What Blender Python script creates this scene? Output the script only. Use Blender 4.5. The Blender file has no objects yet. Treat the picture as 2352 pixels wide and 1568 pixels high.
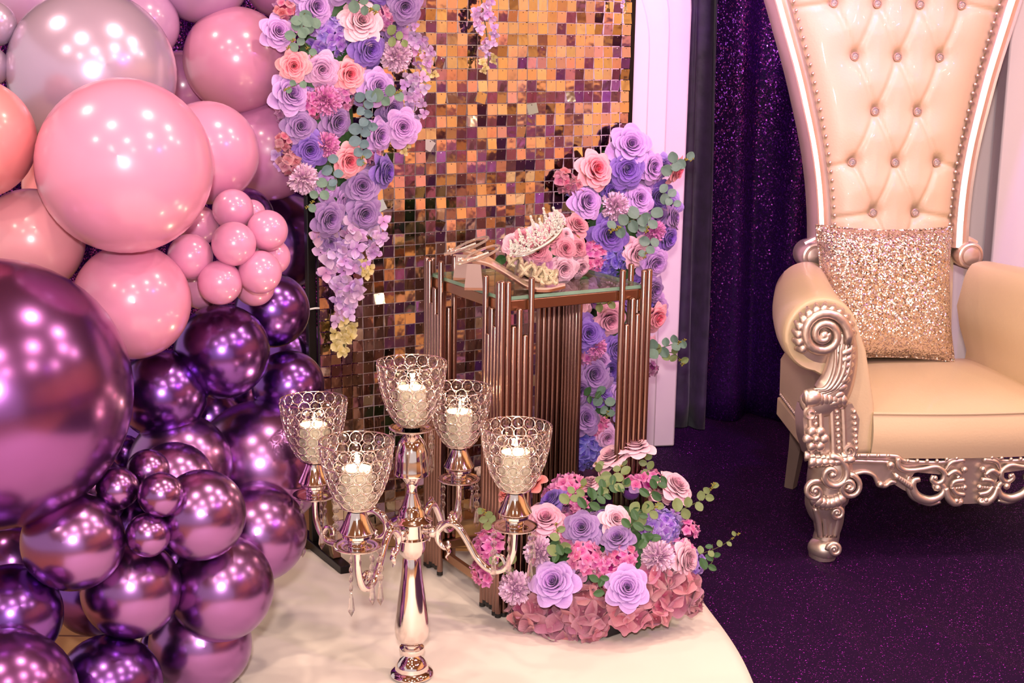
import bpy, bmesh, math, random
import numpy as np
from mathutils import Vector, Matrix, Quaternion
random.seed(11)
sc = bpy.context.scene
COL = sc.collection
PI = math.pi
RAD = math.radians

# ------------------------------------------------------------------ camera
IW, IH, FPX = 2352, 1568, 3259.0
CAMH = 1.35
PITCH, ROLL, YAW = RAD(12.26), RAD(0.855), RAD(30.0)
_cp, _sp = math.cos(PITCH), math.sin(PITCH)
RC = np.array([[math.cos(ROLL), -math.sin(ROLL), 0], [math.sin(ROLL), math.cos(ROLL), 0], [0, 0, 1]]) @ \
     np.array([[1, 0, 0], [0, -_sp, -_cp], [0, _cp, -_sp]])
C0 = np.array([0, 0, CAMH])
cam_d = bpy.data.cameras.new('camera'); cam = bpy.data.objects.new('camera', cam_d); COL.objects.link(cam)
cam_d.sensor_width = 36; cam_d.lens = FPX / IW * 36; cam_d.clip_start = 0.05; cam_d.clip_end = 60
_r, _u, _b = RC.T @ np.array([1, 0, 0]), -(RC.T @ np.array([0, 1, 0])), -(RC.T @ np.array([0, 0, 1]))
cam.matrix_world = Matrix(((_r[0], _u[0], _b[0], 0), (_r[1], _u[1], _b[1], 0), (_r[2], _u[2], _b[2], CAMH), (0, 0, 0, 1)))
sc.camera = cam

# ------------------------------------------------------------------ world, lights, exposure
sc.view_settings.view_transform = 'Standard'; sc.view_settings.look = 'None'
sc.view_settings.gamma = 1.0; sc.view_settings.use_curve_mapping = False
sc.view_settings.exposure = 0.12
sc.cycles.max_bounces = 6; sc.cycles.adaptive_threshold = 0.04; sc.cycles.adaptive_min_samples = 16; sc.cycles.diffuse_bounces = 2; sc.cycles.glossy_bounces = 3; sc.cycles.transmission_bounces = 4; sc.cycles.transparent_max_bounces = 8
sc.cycles.caustics_refractive = False; sc.cycles.caustics_reflective = False
sc.cycles.sample_clamp_indirect = 6.0
w = bpy.data.worlds.new('room_ambience'); sc.world = w; w.use_nodes = True
bg = w.node_tree.nodes['Background']; bg.inputs[0].default_value = (1.0, 0.84, 0.82, 1); bg.inputs[1].default_value = 0.70

def light(name, kind, loc, energy, color, size=0.1, target=None, **kw):
    d = bpy.data.lights.new(name, kind); o = bpy.data.objects.new(name, d); COL.objects.link(o)
    o.location = loc; d.energy = energy; d.color = color
    if kind == 'AREA':
        d.shape = 'DISK'; d.size = size
    else:
        d.shadow_soft_size = size
    for k, v in kw.items(): setattr(d, k, v)
    if target is not None:
        o.rotation_euler = (Vector(target) - Vector(loc)).to_track_quat('-Z', 'Y').to_euler()
    return o
# the photographer's flash, just above the lens
light('camera_flash', 'SPOT', (-0.03, -0.02, 1.56), 200, (1.0, 0.91, 0.88), 0.05, target=(0, 3.2, 0.55), spot_size=RAD(95), spot_blend=0.6)
# warm recessed ceiling downlights of the hall
DOWN = [(-1.9, 0.4), (-0.9, 1.5), (0.1, 0.4), (1.1, 1.5), (2.1, 0.4), (-0.9, -0.8), (1.1, -0.8), (-1.9, 2.6), (0.2, 2.6), (1.4, 2.9), (2.4, 2.6), (3.4, 1.4), (3.4, 3.2)]
for x, y in DOWN:
    light('ceiling_downlight', 'AREA', (x, y, 2.96), 17, (1.0, 0.80, 0.62), 0.16, target=(x, y, 0))
# purple-pink stage washes of the decor
light('purple_wash', 'SPOT', (2.6, 1.0, 2.6), 70, (0.75, 0.25, 1.0), 0.08, target=(0.2, 4.2, 0.9), spot_size=RAD(60), spot_blend=0.7)
light('magenta_wash', 'SPOT', (0.95, 1.6, 2.8), 150, (1.0, 0.46, 0.84), 0.08, target=(0.46, 4.5, 1.05), spot_size=RAD(30), spot_blend=0.8)

light('added_curtain_fill', 'SPOT', (0.95, 3.3, 2.85), 90, (0.68, 0.22, 1.0), 0.06, target=(1.0, 4.9, 1.0), spot_size=RAD(60), spot_blend=0.8)  # purple spot added to brighten the curtain folds and sparkle
# purple LED uplights and added amber fill spots along the right wall of the hall
for y, c, e in ((-1.6, (0.9, 0.25, 0.9), 55), (0.2, (1.0, 0.35, 0.6), 55), (2.0, (0.8, 0.25, 1.0), 55), (3.6, (1.0, 0.3, 0.7), 45)):
    light('led_uplight', 'SPOT', (3.9, y, 0.12), e, c, 0.06, target=(4.75, y, 0.7), spot_size=RAD(100), spot_blend=0.8)
for y in (-1.2, 0.6, 2.4, 4.0):  # spots added to brighten the wall that the mirror tiles reflect
    light('added_wall_fill', 'SPOT', (3.7, y, 2.9), 75, (1.0, 0.82, 0.60), 0.08, target=(4.8, y, 1.5), spot_size=RAD(95), spot_blend=0.8)

# ------------------------------------------------------------------ photograph geometry
def ray(px, py):
    return RC.T @ np.array([(px - IW / 2) / FPX, (py - IH / 2) / FPX, 1.0])
def at_depth(px, py, zc):
    return Vector(C0 + ray(px, py) * zc)
def on_z(px, py, z=0.0):
    d = ray(px, py); return Vector(C0 + d * (z - CAMH) / d[2])
def on_plane(px, py, P, N):
    d = ray(px, py); P = np.array(P); N = np.array(N); return Vector(C0 + d * ((P - C0) @ N) / (d @ N))
CAMV = Vector((0, 0, CAMH))
U = Vector((math.cos(YAW), math.sin(YAW), 0)); NV = Vector((-math.sin(YAW), math.cos(YAW), 0))

# ------------------------------------------------------------------ helpers
def lin(c):
    return tuple((v / 255 / 12.92 if v / 255 <= 0.04045 else ((v / 255 + 0.055) / 1.055) ** 2.4) for v in c)
def rgba(c): return (*lin(c), 1.0)

def new_mat(name):
    m = bpy.data.materials.new(name); m.use_nodes = True
    return m, m.node_tree, m.node_tree.nodes['Principled BSDF']
def setp(p, **kw):
    names = dict(color='Base Color', rough='Roughness', metal='Metallic', trans='Transmission Weight', ior='IOR', coat='Coat Weight', coatr='Coat Roughness',
                 sheen='Sheen Weight', emit='Emission Color', emits='Emission Strength', spec='Specular IOR Level', sss='Subsurface Weight', alpha='Alpha')
    for k, v in kw.items(): p.inputs[names[k]].default_value = v
def mat(name, color, rough=0.5, metal=0.0, var=0.08, scale=6.0, bump=0.0, bscale=60.0, **kw):
    """plain procedural surface: base colour with a soft noise variation, optional fine relief"""
    m, t, p = new_mat(name); setp(p, rough=rough, metal=metal, **kw)
    tc = t.nodes.new('ShaderNodeTexCoord')
    nz = t.nodes.new('ShaderNodeTexNoise'); nz.inputs['Scale'].default_value = scale; nz.inputs['Detail'].default_value = 3
    t.links.new(tc.outputs['Object'], nz.inputs['Vector'])
    mx = t.nodes.new('ShaderNodeMix'); mx.data_type = 'RGBA'
    c = lin(color)
    mx.inputs[6].default_value = (*[v * (1 - var) for v in c], 1); mx.inputs[7].default_value = (*[min(1, v * (1 + var)) for v in c], 1)
    t.links.new(nz.outputs['Fac'], mx.inputs[0]); t.links.new(mx.outputs[2], p.inputs['Base Color'])
    if bump:
        n2 = t.nodes.new('ShaderNodeTexNoise'); n2.inputs['Scale'].default_value = bscale; n2.inputs['Detail'].default_value = 2
        t.links.new(tc.outputs['Object'], n2.inputs['Vector'])
        b = t.nodes.new('ShaderNodeBump'); b.inputs['Strength'].default_value = bump; b.inputs['Distance'].default_value = 0.004
        t.links.new(n2.outputs['Fac'], b.inputs['Height']); t.links.new(b.outputs['Normal'], p.inputs['Normal'])
    return m
def glitter_mat(name, color, flake, scale=420, spread=0.9, rough=0.28, metal=0.9, share=0.5, under_rough=0.6):
    """sequin / glitter cloth: flakes as voronoi cells, each with its own tilt, over a dark ground cloth"""
    m, t, p = new_mat(name); L = t.links.new
    tc = t.nodes.new('ShaderNodeTexCoord')
    v = t.nodes.new('ShaderNodeTexVoronoi'); v.inputs['Scale'].default_value = scale; L(tc.outputs['Object'], v.inputs['Vector'])
    sub = t.nodes.new('ShaderNodeVectorMath'); sub.operation = 'SUBTRACT'; sub.inputs[1].default_value = (0.5, 0.5, 0.5); L(v.outputs['Color'], sub.inputs[0])
    scl = t.nodes.new('ShaderNodeVectorMath'); scl.operation = 'SCALE'; scl.inputs['Scale'].default_value = spread; L(sub.outputs[0], scl.inputs[0])
    g = t.nodes.new('ShaderNodeNewGeometry')
    ad = t.nodes.new('ShaderNodeVectorMath'); ad.operation = 'ADD'; L(scl.outputs[0], ad.inputs[0]); L(g.outputs['Normal'], ad.inputs[1])
    no = t.nodes.new('ShaderNodeVectorMath'); no.operation = 'NORMALIZE'; L(ad.outputs[0], no.inputs[0])
    setp(p, color=rgba(flake), rough=rough, metal=metal); L(no.outputs[0], p.inputs['Normal'])
    p2 = t.nodes.new('ShaderNodeBsdfPrincipled'); p2.inputs['Base Color'].default_value = rgba(color); p2.inputs['Roughness'].default_value = under_rough; p2.inputs['Specular IOR Level'].default_value = 0.12
    sep = t.nodes.new('ShaderNodeSeparateColor'); L(v.outputs['Color'], sep.inputs[0])
    gt = t.nodes.new('ShaderNodeMath'); gt.operation = 'LESS_THAN'; gt.inputs[1].default_value = share; L(sep.outputs[2], gt.inputs[0])
    mx = t.nodes.new('ShaderNodeMixShader'); L(gt.outputs[0], mx.inputs[0]); L(p2.outputs[0], mx.inputs[1]); L(p.outputs[0], mx.inputs[2])
    L(mx.outputs[0], t.nodes['Material Output'].inputs['Surface'])
    return m

class MB:
    """collects shapes into one mesh"""
    def __init__(s): s.v = []; s.f = []; s.m = []; s.t = []
    def add(s, verts, faces, M=None, mi=0, tone=None):
        o = len(s.v)
        s.v += [tuple(M @ Vector(p)) if M is not None else tuple(p) for p in verts]
        s.f += [tuple(i + o for i in f) for f in faces]; s.m += [mi] * len(faces)
        s.t += list(tone) if tone is not None else [0.5] * len(verts)
        return s
    def box(s, c, size, M=None, mi=0, bev=0.0):
        x, y, z = size[0] / 2, size[1] / 2, size[2] / 2
        b = min(bev, x * .9, y * .9, z * .9)
        if b <= 0:
            vs = [(c[0] + i * x, c[1] + j * y, c[2] + k * z) for i in (-1, 1) for j in (-1, 1) for k in (-1, 1)]
            fs = [(0, 1, 3, 2), (4, 6, 7, 5), (0, 4, 5, 1), (2, 3, 7, 6), (0, 2, 6, 4), (1, 5, 7, 3)]
            return s.add(vs, fs, M, mi)
        bm = bmesh.new(); bmesh.ops.create_cube(bm, size=1.0)
        for v in bm.verts: v.co = Vector((v.co.x * 2 * x, v.co.y * 2 * y, v.co.z * 2 * z))
        bmesh.ops.bevel(bm, geom=list(bm.edges), offset=b, segments=2, affect='EDGES', profile=0.5)
        bm.verts.index_update()
        s.add([(v.co.x + c[0], v.co.y + c[1], v.co.z + c[2]) for v in bm.verts], [[v.index for v in f.verts] for f in bm.faces], M, mi); bm.free(); return s
    def sphere(s, c, r, seg=12, rings=8, M=None, mi=0):
        r = r if hasattr(r, '__len__') else (r, r, r)
        vs = [(c[0], c[1], c[2] + r[2])]
        for i in range(1, rings):
            th = PI * i / rings
            for j in range(seg):
                a = 2 * PI * j / seg; vs.append((c[0] + r[0] * math.sin(th) * math.cos(a), c[1] + r[1] * math.sin(th) * math.sin(a), c[2] + r[2] * math.cos(th)))
        vs.append((c[0], c[1], c[2] - r[2])); n = len(vs) - 1; fs = []
        for j in range(seg): fs.append((0, 1 + j, 1 + (j + 1) % seg))
        for i in range(rings - 2):
            for j in range(seg):
                a = 1 + i * seg + j; b = 1 + i * seg + (j + 1) % seg; fs.append((a, a + seg, b + seg, b))
        for j in range(seg): fs.append((n, n - seg + (j + 1) % seg, n - seg + j))
        return s.add(vs, fs, M, mi)
    def lathe(s, prof, seg=24, M=None, mi=0, cap=True):
        """prof: list of (r, z) from bottom to top"""
        vs = []; fs = []
        for r, z in prof:
            for j in range(seg):
                a = 2 * PI * j / seg; vs.append((r * math.cos(a), r * math.sin(a), z))
        for i in range(len(prof) - 1):
            for j in range(seg):
                a = i * seg + j; b = i * seg + (j + 1) % seg; fs.append((a, b, b + seg, a + seg))
        if cap:
            if prof[0][0] > 1e-5: fs.append(tuple(reversed(range(seg))))
            if prof[-1][0] > 1e-5: fs.append(tuple((len(prof) - 1) * seg + j for j in range(seg)))
        return s.add(vs, fs, M, mi)
    def tube(s, path, rad, seg=8, closed=False, M=None, mi=0, flat=1.0, up=None):
        P = [Vector(p) for p in path]; n = len(P)
        if n < 2: return s
        R = list(rad) if hasattr(rad, '__len__') else [rad] * n
        def tang(i):
            if closed: d = P[(i + 1) % n] - P[i - 1]
            else: d = P[min(i + 1, n - 1)] - P[max(i - 1, 0)]
            return d.normalized() if d.length > 1e-9 else Vector((0, 0, 1))
        t0 = tang(0); ref = Vector(up) if up is not None else (Vector((0, 0, 1)) if abs(t0.z) < 0.9 else Vector((1, 0, 0)))
        a = t0.cross(ref).normalized(); vs = []; fs = []
        for i in range(n):
            t = tang(i)
            if up is not None: a = t.cross(ref); a = a.normalized() if a.length > 1e-6 else Vector((1, 0, 0))
            else:
                a = a - t * a.dot(t); a = a.normalized() if a.length > 1e-6 else t.orthogonal().normalized()
            b = t.cross(a)
            for j in range(seg):
                q = 2 * PI * j / seg; vs.append(P[i] + a * (R[i] * math.cos(q)) + b * (R[i] * flat * math.sin(q)))
        for i in range(n if closed else n - 1):
            for j in range(seg):
                k = (i + 1) % n; fs.append((i * seg + j, i * seg + (j + 1) % seg, k * seg + (j + 1) % seg, k * seg + j))
        if not closed:
            fs.append(tuple(reversed(range(seg)))); fs.append(tuple((n - 1) * seg + j for j in range(seg)))
        return s.add(vs, fs, M, mi)
    def grid(s, fn, nu, nv, M=None, mi=0, tone=None):
        vs = []; tn = []
        for i in range(nu + 1):
            for j in range(nv + 1):
                vs.append(fn(i / nu, j / nv)); tn.append(tone(i / nu, j / nv) if tone else 0.5)
        fs = [(i * (nv + 1) + j, (i + 1) * (nv + 1) + j, (i + 1) * (nv + 1) + j + 1, i * (nv + 1) + j + 1) for i in range(nu) for j in range(nv)]
        return s.add(vs, fs, M, mi, tn)
    def prism(s, poly, d0, d1, M=None, mi=0, axis='y'):
        """poly: list of (x, z) outline; extruded along y from d0 to d1"""
        n = len(poly)
        vs = [(x, d0, z) for x, z in poly] + [(x, d1, z) for x, z in poly]
        fs = [tuple(range(n)), tuple(reversed(range(n, 2 * n)))] + [(i, i + n, (i + 1) % n + n, (i + 1) % n) for i in range(n)]
        return s.add(vs, fs, M, mi)
    def mesh(s, name, mats, smooth=True, angle=None, fix=True):
        me = bpy.data.meshes.new(name); me.from_pydata(s.v, [], s.f)
        for m in (mats if isinstance(mats, (list, tuple)) else [mats]): me.materials.append(m)
        me.polygons.foreach_set('material_index', s.m)
        if any(abs(x - 0.5) > 1e-6 for x in s.t):
            at = me.attributes.new('tone', 'FLOAT', 'POINT'); at.data.foreach_set('value', s.t)
        if fix:
            bm = bmesh.new(); bm.from_mesh(me); bmesh.ops.recalc_face_normals(bm, faces=bm.faces); bm.to_mesh(me); bm.free()
        me.polygons.foreach_set('use_smooth', [smooth] * len(me.polygons))
        if smooth and angle: me.set_sharp_from_angle(angle=RAD(angle))
        me.update(); return me

def obj(name, mesh, parent=None, M=None, loc=None, color=None):
    o = bpy.data.objects.new(name, mesh); COL.objects.link(o)
    if parent is not None: o.parent = parent
    if M is not None: o.matrix_basis = M
    if loc is not None: o.location = loc
    if color is not None: o.color = (*color[:3], 1)
    return o
def tag(o, label=None, cat=None, group=None, kind=None):
    if label: o['label'] = label
    if cat: o['category'] = cat
    if group: o['group'] = group
    if kind: o['kind'] = kind
    return o
def thing(name, label, cat, M=None, group=None):
    o = bpy.data.objects.new(name, None); COL.objects.link(o); o.empty_display_size = 0.05
    if M is not None: o.matrix_basis = M
    return tag(o, label, cat, group)
def build(name, mb, mats, parent=None, M=None, smooth=True, angle=40, **kw):
    return obj(name, mb.mesh(name, mats, smooth, angle), parent, M, **kw)
def frame(origin, zdir, spin=0.0, scale=1.0):
    q = Vector(zdir).normalized().to_track_quat('Z', 'Y') @ Quaternion((0, 0, 1), spin)
    sv = scale if hasattr(scale, '__len__') else (scale,) * 3
    return Matrix.Translation(Vector(origin)) @ q.to_matrix().to_4x4() @ Matrix.Diagonal((*sv, 1))
def smooth_path(pts, k=6, closed=False):
    """Catmull-Rom through pts"""
    P = [Vector(p) for p in pts]; n = len(P); out = []
    rng = range(n if closed else n - 1)
    for i in rng:
        p0 = P[(i - 1) % n] if (closed or i > 0) else P[0] * 2 - P[1]
        p1 = P[i]; p2 = P[(i + 1) % n]
        p3 = P[(i + 2) % n] if (closed or i + 2 < n) else P[-1] * 2 - P[-2]
        for j in range(k):
            t = j / k
            out.append(0.5 * ((2 * p1) + (p2 - p0) * t + (2 * p0 - 5 * p1 + 4 * p2 - p3) * t * t + (3 * p1 - p0 - 3 * p2 + p3) * t ** 3))
    if not closed: out.append(P[-1])
    return out
def lerp_list(vals, n):
    out = []
    for i in range(n):
        x = i / (n - 1) * (len(vals) - 1); k = min(int(x), len(vals) - 2); out.append(vals[k] + (vals[k + 1] - vals[k]) * (x - k))
    return out

# ------------------------------------------------------------------ setting
def floor_material():
    m, t, p = new_mat('tan_floor_tile'); L = t.links.new
    tc = t.nodes.new('ShaderNodeTexCoord'); b = t.nodes.new('ShaderNodeTexBrick'); L(tc.outputs['Object'], b.inputs['Vector'])
    b.offset = 0.0; b.inputs['Scale'].default_value = 1.0; b.inputs['Brick Width'].default_value = 0.3; b.inputs['Row Height'].default_value = 0.3
    b.inputs['Mortar Size'].default_value = 0.004
    b.inputs['Color1'].default_value = rgba((206, 158, 104)); b.inputs['Color2'].default_value = rgba((198, 148, 96)); b.inputs['Mortar'].default_value = rgba((120, 84, 50))
    L(b.outputs['Color'], p.inputs['Base Color']); setp(p, rough=0.35); return m
mb = MB(); mb.box((0.5, 1.0, -0.05), (9.0, 10.0, 0.1)); tag(build('floor', mb, floor_material(), smooth=False), kind='structure')
mb = MB(); mb.box((0.5, 1.0, 3.05), (9.0, 10.0, 0.1)); tag(build('ceiling', mb, mat('ceiling_plaster', (172, 128, 88), 0.9), smooth=False), kind='structure')
mb = MB(); mb.box((0.5, 5.75, 1.5), (9.0, 0.1, 3.0)); tag(build('wall_back', mb, mat('dark_wall_paint', (40, 26, 44), 0.9), smooth=False), kind='structure')
mb = MB(); mb.box((4.85, 1.0, 1.5), (0.1, 10.0, 3.0)); tag(build('wall_right', mb, mat('amber_wall_paint', (216, 172, 120), 0.8, var=0.45, scale=2.2), smooth=False), kind='structure')
mb = MB(); mb.box((4.78, 1.0, 0.40), (0.05, 10.0, 0.8)); tag(build('reflected_panel_1', mb, mat('dark_mauve_reflected_panel', (92, 54, 70), 0.5, var=0.5, scale=2.5), smooth=False), kind='structure')  # unseen panel added so the lower mirror tiles reflect dark mauve

# ---- cloths on the floor
M_WHITE_CLOTH = mat('ivory_floor_cloth', (248, 230, 220), 0.7, var=0.03, scale=3, bump=0.25, bscale=9, sheen=0.1)
def cloth_edge(y):      # right edge of the ivory cloth
    return 0.515 - (y - 2.81) * 0.083 + 0.012 * math.sin(y * 7)
def ivory(a, b):
    y = 0.4 + 3.15 * b
    x0 = -0.86; x1 = cloth_edge(y)
    if y > 3.45: x1 -= (y - 3.45) ** 2 * 0.9
    x = x0 + (x1 - x0) * a
    z = 0.0095 + 0.0022 * math.sin(x * 13 + y * 5) * math.sin(y * 7 - x * 4) + 0.003 * math.exp(-((x - 0.5 * y + 1.75) / 0.02) ** 2) + 0.0025 * math.exp(-((x - 0.32 * y + 1.02) / 0.016) ** 2) + 0.002 * math.exp(-((x + 0.35 * y - 0.75) / 0.03) ** 2)
    return (x, y, z)
mb = MB(); mb.grid(ivory, 60, 120)
o = build('floor_cloth', mb, M_WHITE_CLOTH, smooth=True, angle=None)
sm = o.modifiers.new('thickness', 'SOLIDIFY'); sm.thickness = 0.003; sm.offset = -1
tag(o, 'ivory cloth spread on the floor under the candelabra and side table', 'floor cloth')

M_PURPLE_FLOOR = glitter_mat('purple_sparkle_floor_cloth', (33, 4, 46), (170, 40, 190), scale=560, spread=1.1, rough=0.35, share=0.05, metal=0.85, under_rough=0.75)
ra, rb = on_z(1905, 1340), on_z(2352, 1566)
rc, rd = on_z(1790, 1180), on_z(1900, 1400)
def ridge(x, y, a, b, wd):
    d = (b - a).xy; L2 = d.length_squared; t = max(-0.2, min(1.3, ((Vector((x, y)) - a.xy).dot(d)) / L2))
    q = a.xy + d * t; return math.exp(-((Vector((x, y)) - q).length / wd) ** 2)
def purple(a, b):
    y = 1.6 + 3.45 * b
    x0 = cloth_edge(y) - 0.10 if y < 3.4 else max(0.40 - (y - 3.4) * 0.9, -0.4)
    x = x0 + (3.3 - x0) * a
    z = 0.0055 + 0.0012 * math.sin(x * 9 - y * 13) * math.sin(x * 6 + y * 4) + 0.014 * ridge(x, y, ra, rb, 0.035) + 0.009 * ridge(x, y, rc, rd, 0.03) + 0.006 * ridge(x, y, ra + Vector((-0.1, -0.05, 0)), rb + Vector((-0.25, -0.35, 0)), 0.03)
    z = z if a > 0.06 else 0.005
    return (x, y, z)
mb = MB(); mb.grid(purple, 110, 130)
o = build('sequin_floor_cloth', mb, M_PURPLE_FLOOR, smooth=True, angle=None)
sm = o.modifiers.new('thickness', 'SOLIDIFY'); sm.thickness = 0.004; sm.offset = -1
tag(o, 'dark purple sparkle cloth spread on the floor under the throne', 'floor cloth')

# ---- sequin curtains
M_CURTAIN = glitter_mat('purple_sequin_curtain', (34, 4, 58), (186, 90, 250), scale=230, spread=0.95, rough=0.15, share=0.5, metal=0.95)
def curtain(name, x0, x1, y, z1, label, folds, amp=0.055, seed=0, m=None, z0=0.009):
    rnd = random.Random(seed); ph = [rnd.uniform(0, 6.28) for _ in range(4)]
    def fn(a, b):
        x = x0 + (x1 - x0) * a; z = z0 + (z1 - z0) * b
        g = 2 * PI * folds * a + ph[0] + 0.5 * math.sin(2 * PI * a * 2.3 + ph[1])
        yy = y + amp * (math.sin(g) * (0.75 + 0.25 * math.sin(a * 9 + ph[2]))) + 0.012 * math.sin(g * 2.3 + b * 3 + ph[3])
        return (x + 0.012 * math.sin(b * 5 + a * 20), yy, z)
    mb = MB(); mb.grid(fn, int(folds * 16), 24)
    o = build(name, mb, m or M_CURTAIN, smooth=True, angle=None)
    s2 = o.modifiers.new('thickness', 'SOLIDIFY'); s2.thickness = 0.004
    return tag(o, label, 'curtain')
curtain('sequin_curtain', 0.62, 2.3, 4.95, 2.6, 'shimmering purple sequin curtain hanging behind the throne', 7, seed=3, amp=0.085)
curtain('sequin_curtain', -2.4, 0.5, 5.25, 2.6, 'dark purple sequin curtain hanging behind the balloons and backdrop', 14, seed=8)
M_VELVET = mat('crushed_velvet', (50, 32, 64), 0.6, var=0.8, scale=22, bump=0.7, bscale=26, sheen=0.2)
curtain('velvet_drape', 0.46, 0.665, 4.80, 2.4, 'greyish purple crushed velvet drape between white arch and sequin curtain', 2.1, amp=0.035, seed=5, m=M_VELVET)

# ---- white arch boards
M_ARCH = mat('matt_white_board', (240, 220, 228), 0.65, var=0.03, scale=2, bump=0.1, bscale=40)
def arch_board(px, py, width, spring, yaw, thick, label, side=1):
    """right (side=1) or left (side=-1) foot corner at pixel (px, py) on the floor"""
    P = on_z(px, py); ex = Vector((math.cos(yaw), math.sin(yaw), 0))
    r = width / 2
    pts = [(0, 0.0), (0, spring)] if side == 1 else [(0, 0.0), (0, spring)]
    out = [(-width, 0.0), (0, 0.0), (0, spring)]
    for i in range(1, 25):
        a = PI * i / 24; out.append((-r + r * math.cos(a), spring + r * math.sin(a)))
    if side == -1: out = [(-x, z) for x, z in reversed(out)]
    mb = MB(); mb.prism(out, 0.0, thick)
    M = Matrix.Translation(P) @ Matrix.Rotation(yaw, 4, 'Z')
    o = build('arch_board', mb, M_ARCH, M=M, smooth=True, angle=30)
    o.location.z = 0.0085
    bv = o.modifiers.new('soft_edge', 'BEVEL'); bv.width = 0.006; bv.segments = 2; bv.limit_method = 'ANGLE'
    return tag(o, label, 'arch board')
AY = RAD(11)
arch_board(1549, 1030, 1.05, 1.42, AY, 0.045, 'rearmost and widest white arch board behind the mirror-tile backdrop')
arch_board(1503, 1047, 0.90, 1.36, AY, 0.04, 'middle white arch board behind the mirror-tile backdrop')
arch_board(1461, 1062, 0.78, 1.30, AY, 0.04, 'frontmost white arch board, closest behind the mirror-tile backdrop')
arch_board(2135, 1005, 1.00, 1.40, RAD(-6), 0.05, 'rear white arch board behind the right side of the throne', side=-1)
arch_board(2238, 1035, 0.85, 1.34, RAD(-6), 0.12, 'front white arch board behind the right side of the throne', side=-1)

# ------------------------------------------------------------------ balloons
def latex(name, c, rough=0.16, coat=0.6):
    m = mat(name, c, rough + 0.12, var=0.03, scale=4, coat=coat, coatr=rough); p = m.node_tree.nodes['Principled BSDF']
    return m
BM = dict(pink=latex('pink_latex', (222, 140, 176)), peach=latex('peach_pink_latex', (230, 152, 166)), coral=latex('coral_latex', (230, 134, 140)),
          dusty=latex('dusty_pink_latex', (212, 136, 176)), mauve=latex('mauve_pink_latex', (190, 118, 170)), lilac=latex('lilac_pink_latex', (190, 140, 186)),
          pearl=mat('pearl_lilac_latex', (200, 172, 204), 0.26, metal=0.45, var=0.03, coat=0.5, coatr=0.12),
          chrome=mat('chrome_purple_latex', (156, 106, 168), 0.25, metal=1.0, var=0.05, scale=3),
          deep=mat('chrome_deep_purple_latex', (124, 78, 160), 0.23, metal=1.0, var=0.05, scale=3),
          plum=mat('chrome_plum_latex', (140, 84, 150), 0.23, metal=0.95, var=0.05, scale=3))
def balloon_mesh():
    prof = []
    n = 30
    for i in range(n + 1):                  # neck (bottom, -z) to crown (+z)
        th = PI - (PI - 0.0) * i / n
        r = math.sin(th); z = math.cos(th)
        if z < -0.75:
            k = (-0.75 - z) / 0.25; z = z - 0.16 * k * k; r = max(r, 0.045)
        prof.append((max(r, 0.0), z))
    prof = [(0.02, -1.27), (0.085, -1.25), (0.09, -1.22), (0.045, -1.19)] + prof[0:]
    prof[-1] = (0.0, prof[-1][1])
    mb = MB(); mb.lathe(prof, 48); return mb
_bm = {}
def balloon(px, py, rx, ry, zc, kind, label, group=None):
    for _ in range(60):
        P = at_depth(px, py, zc); r = rx * zc / FPX
        if P.z - ry * zc / FPX >= 0.008: break
        zc -= 0.02
    if kind not in _bm:
        me = balloon_mesh().mesh('balloon', BM[kind], True, None); _bm[kind] = me
    d = (P - CAMV).normalized()
    back = d + Vector((random.uniform(-.25, .25), 0.0, random.uniform(-.3, .1)))
    M = frame(P, -back, random.uniform(0, 6.28), (r, r, r))
    if abs(rx - ry) > 2:
        up = Vector((0, 0, 1)); S = Matrix.Scale(ry / rx, 4, up)
        M = Matrix.Translation(P) @ S @ Matrix.Translation(-P) @ M
    o = obj('balloon', _bm[kind]); o.matrix_world = M
    return tag(o, label, 'balloon', group)
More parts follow.
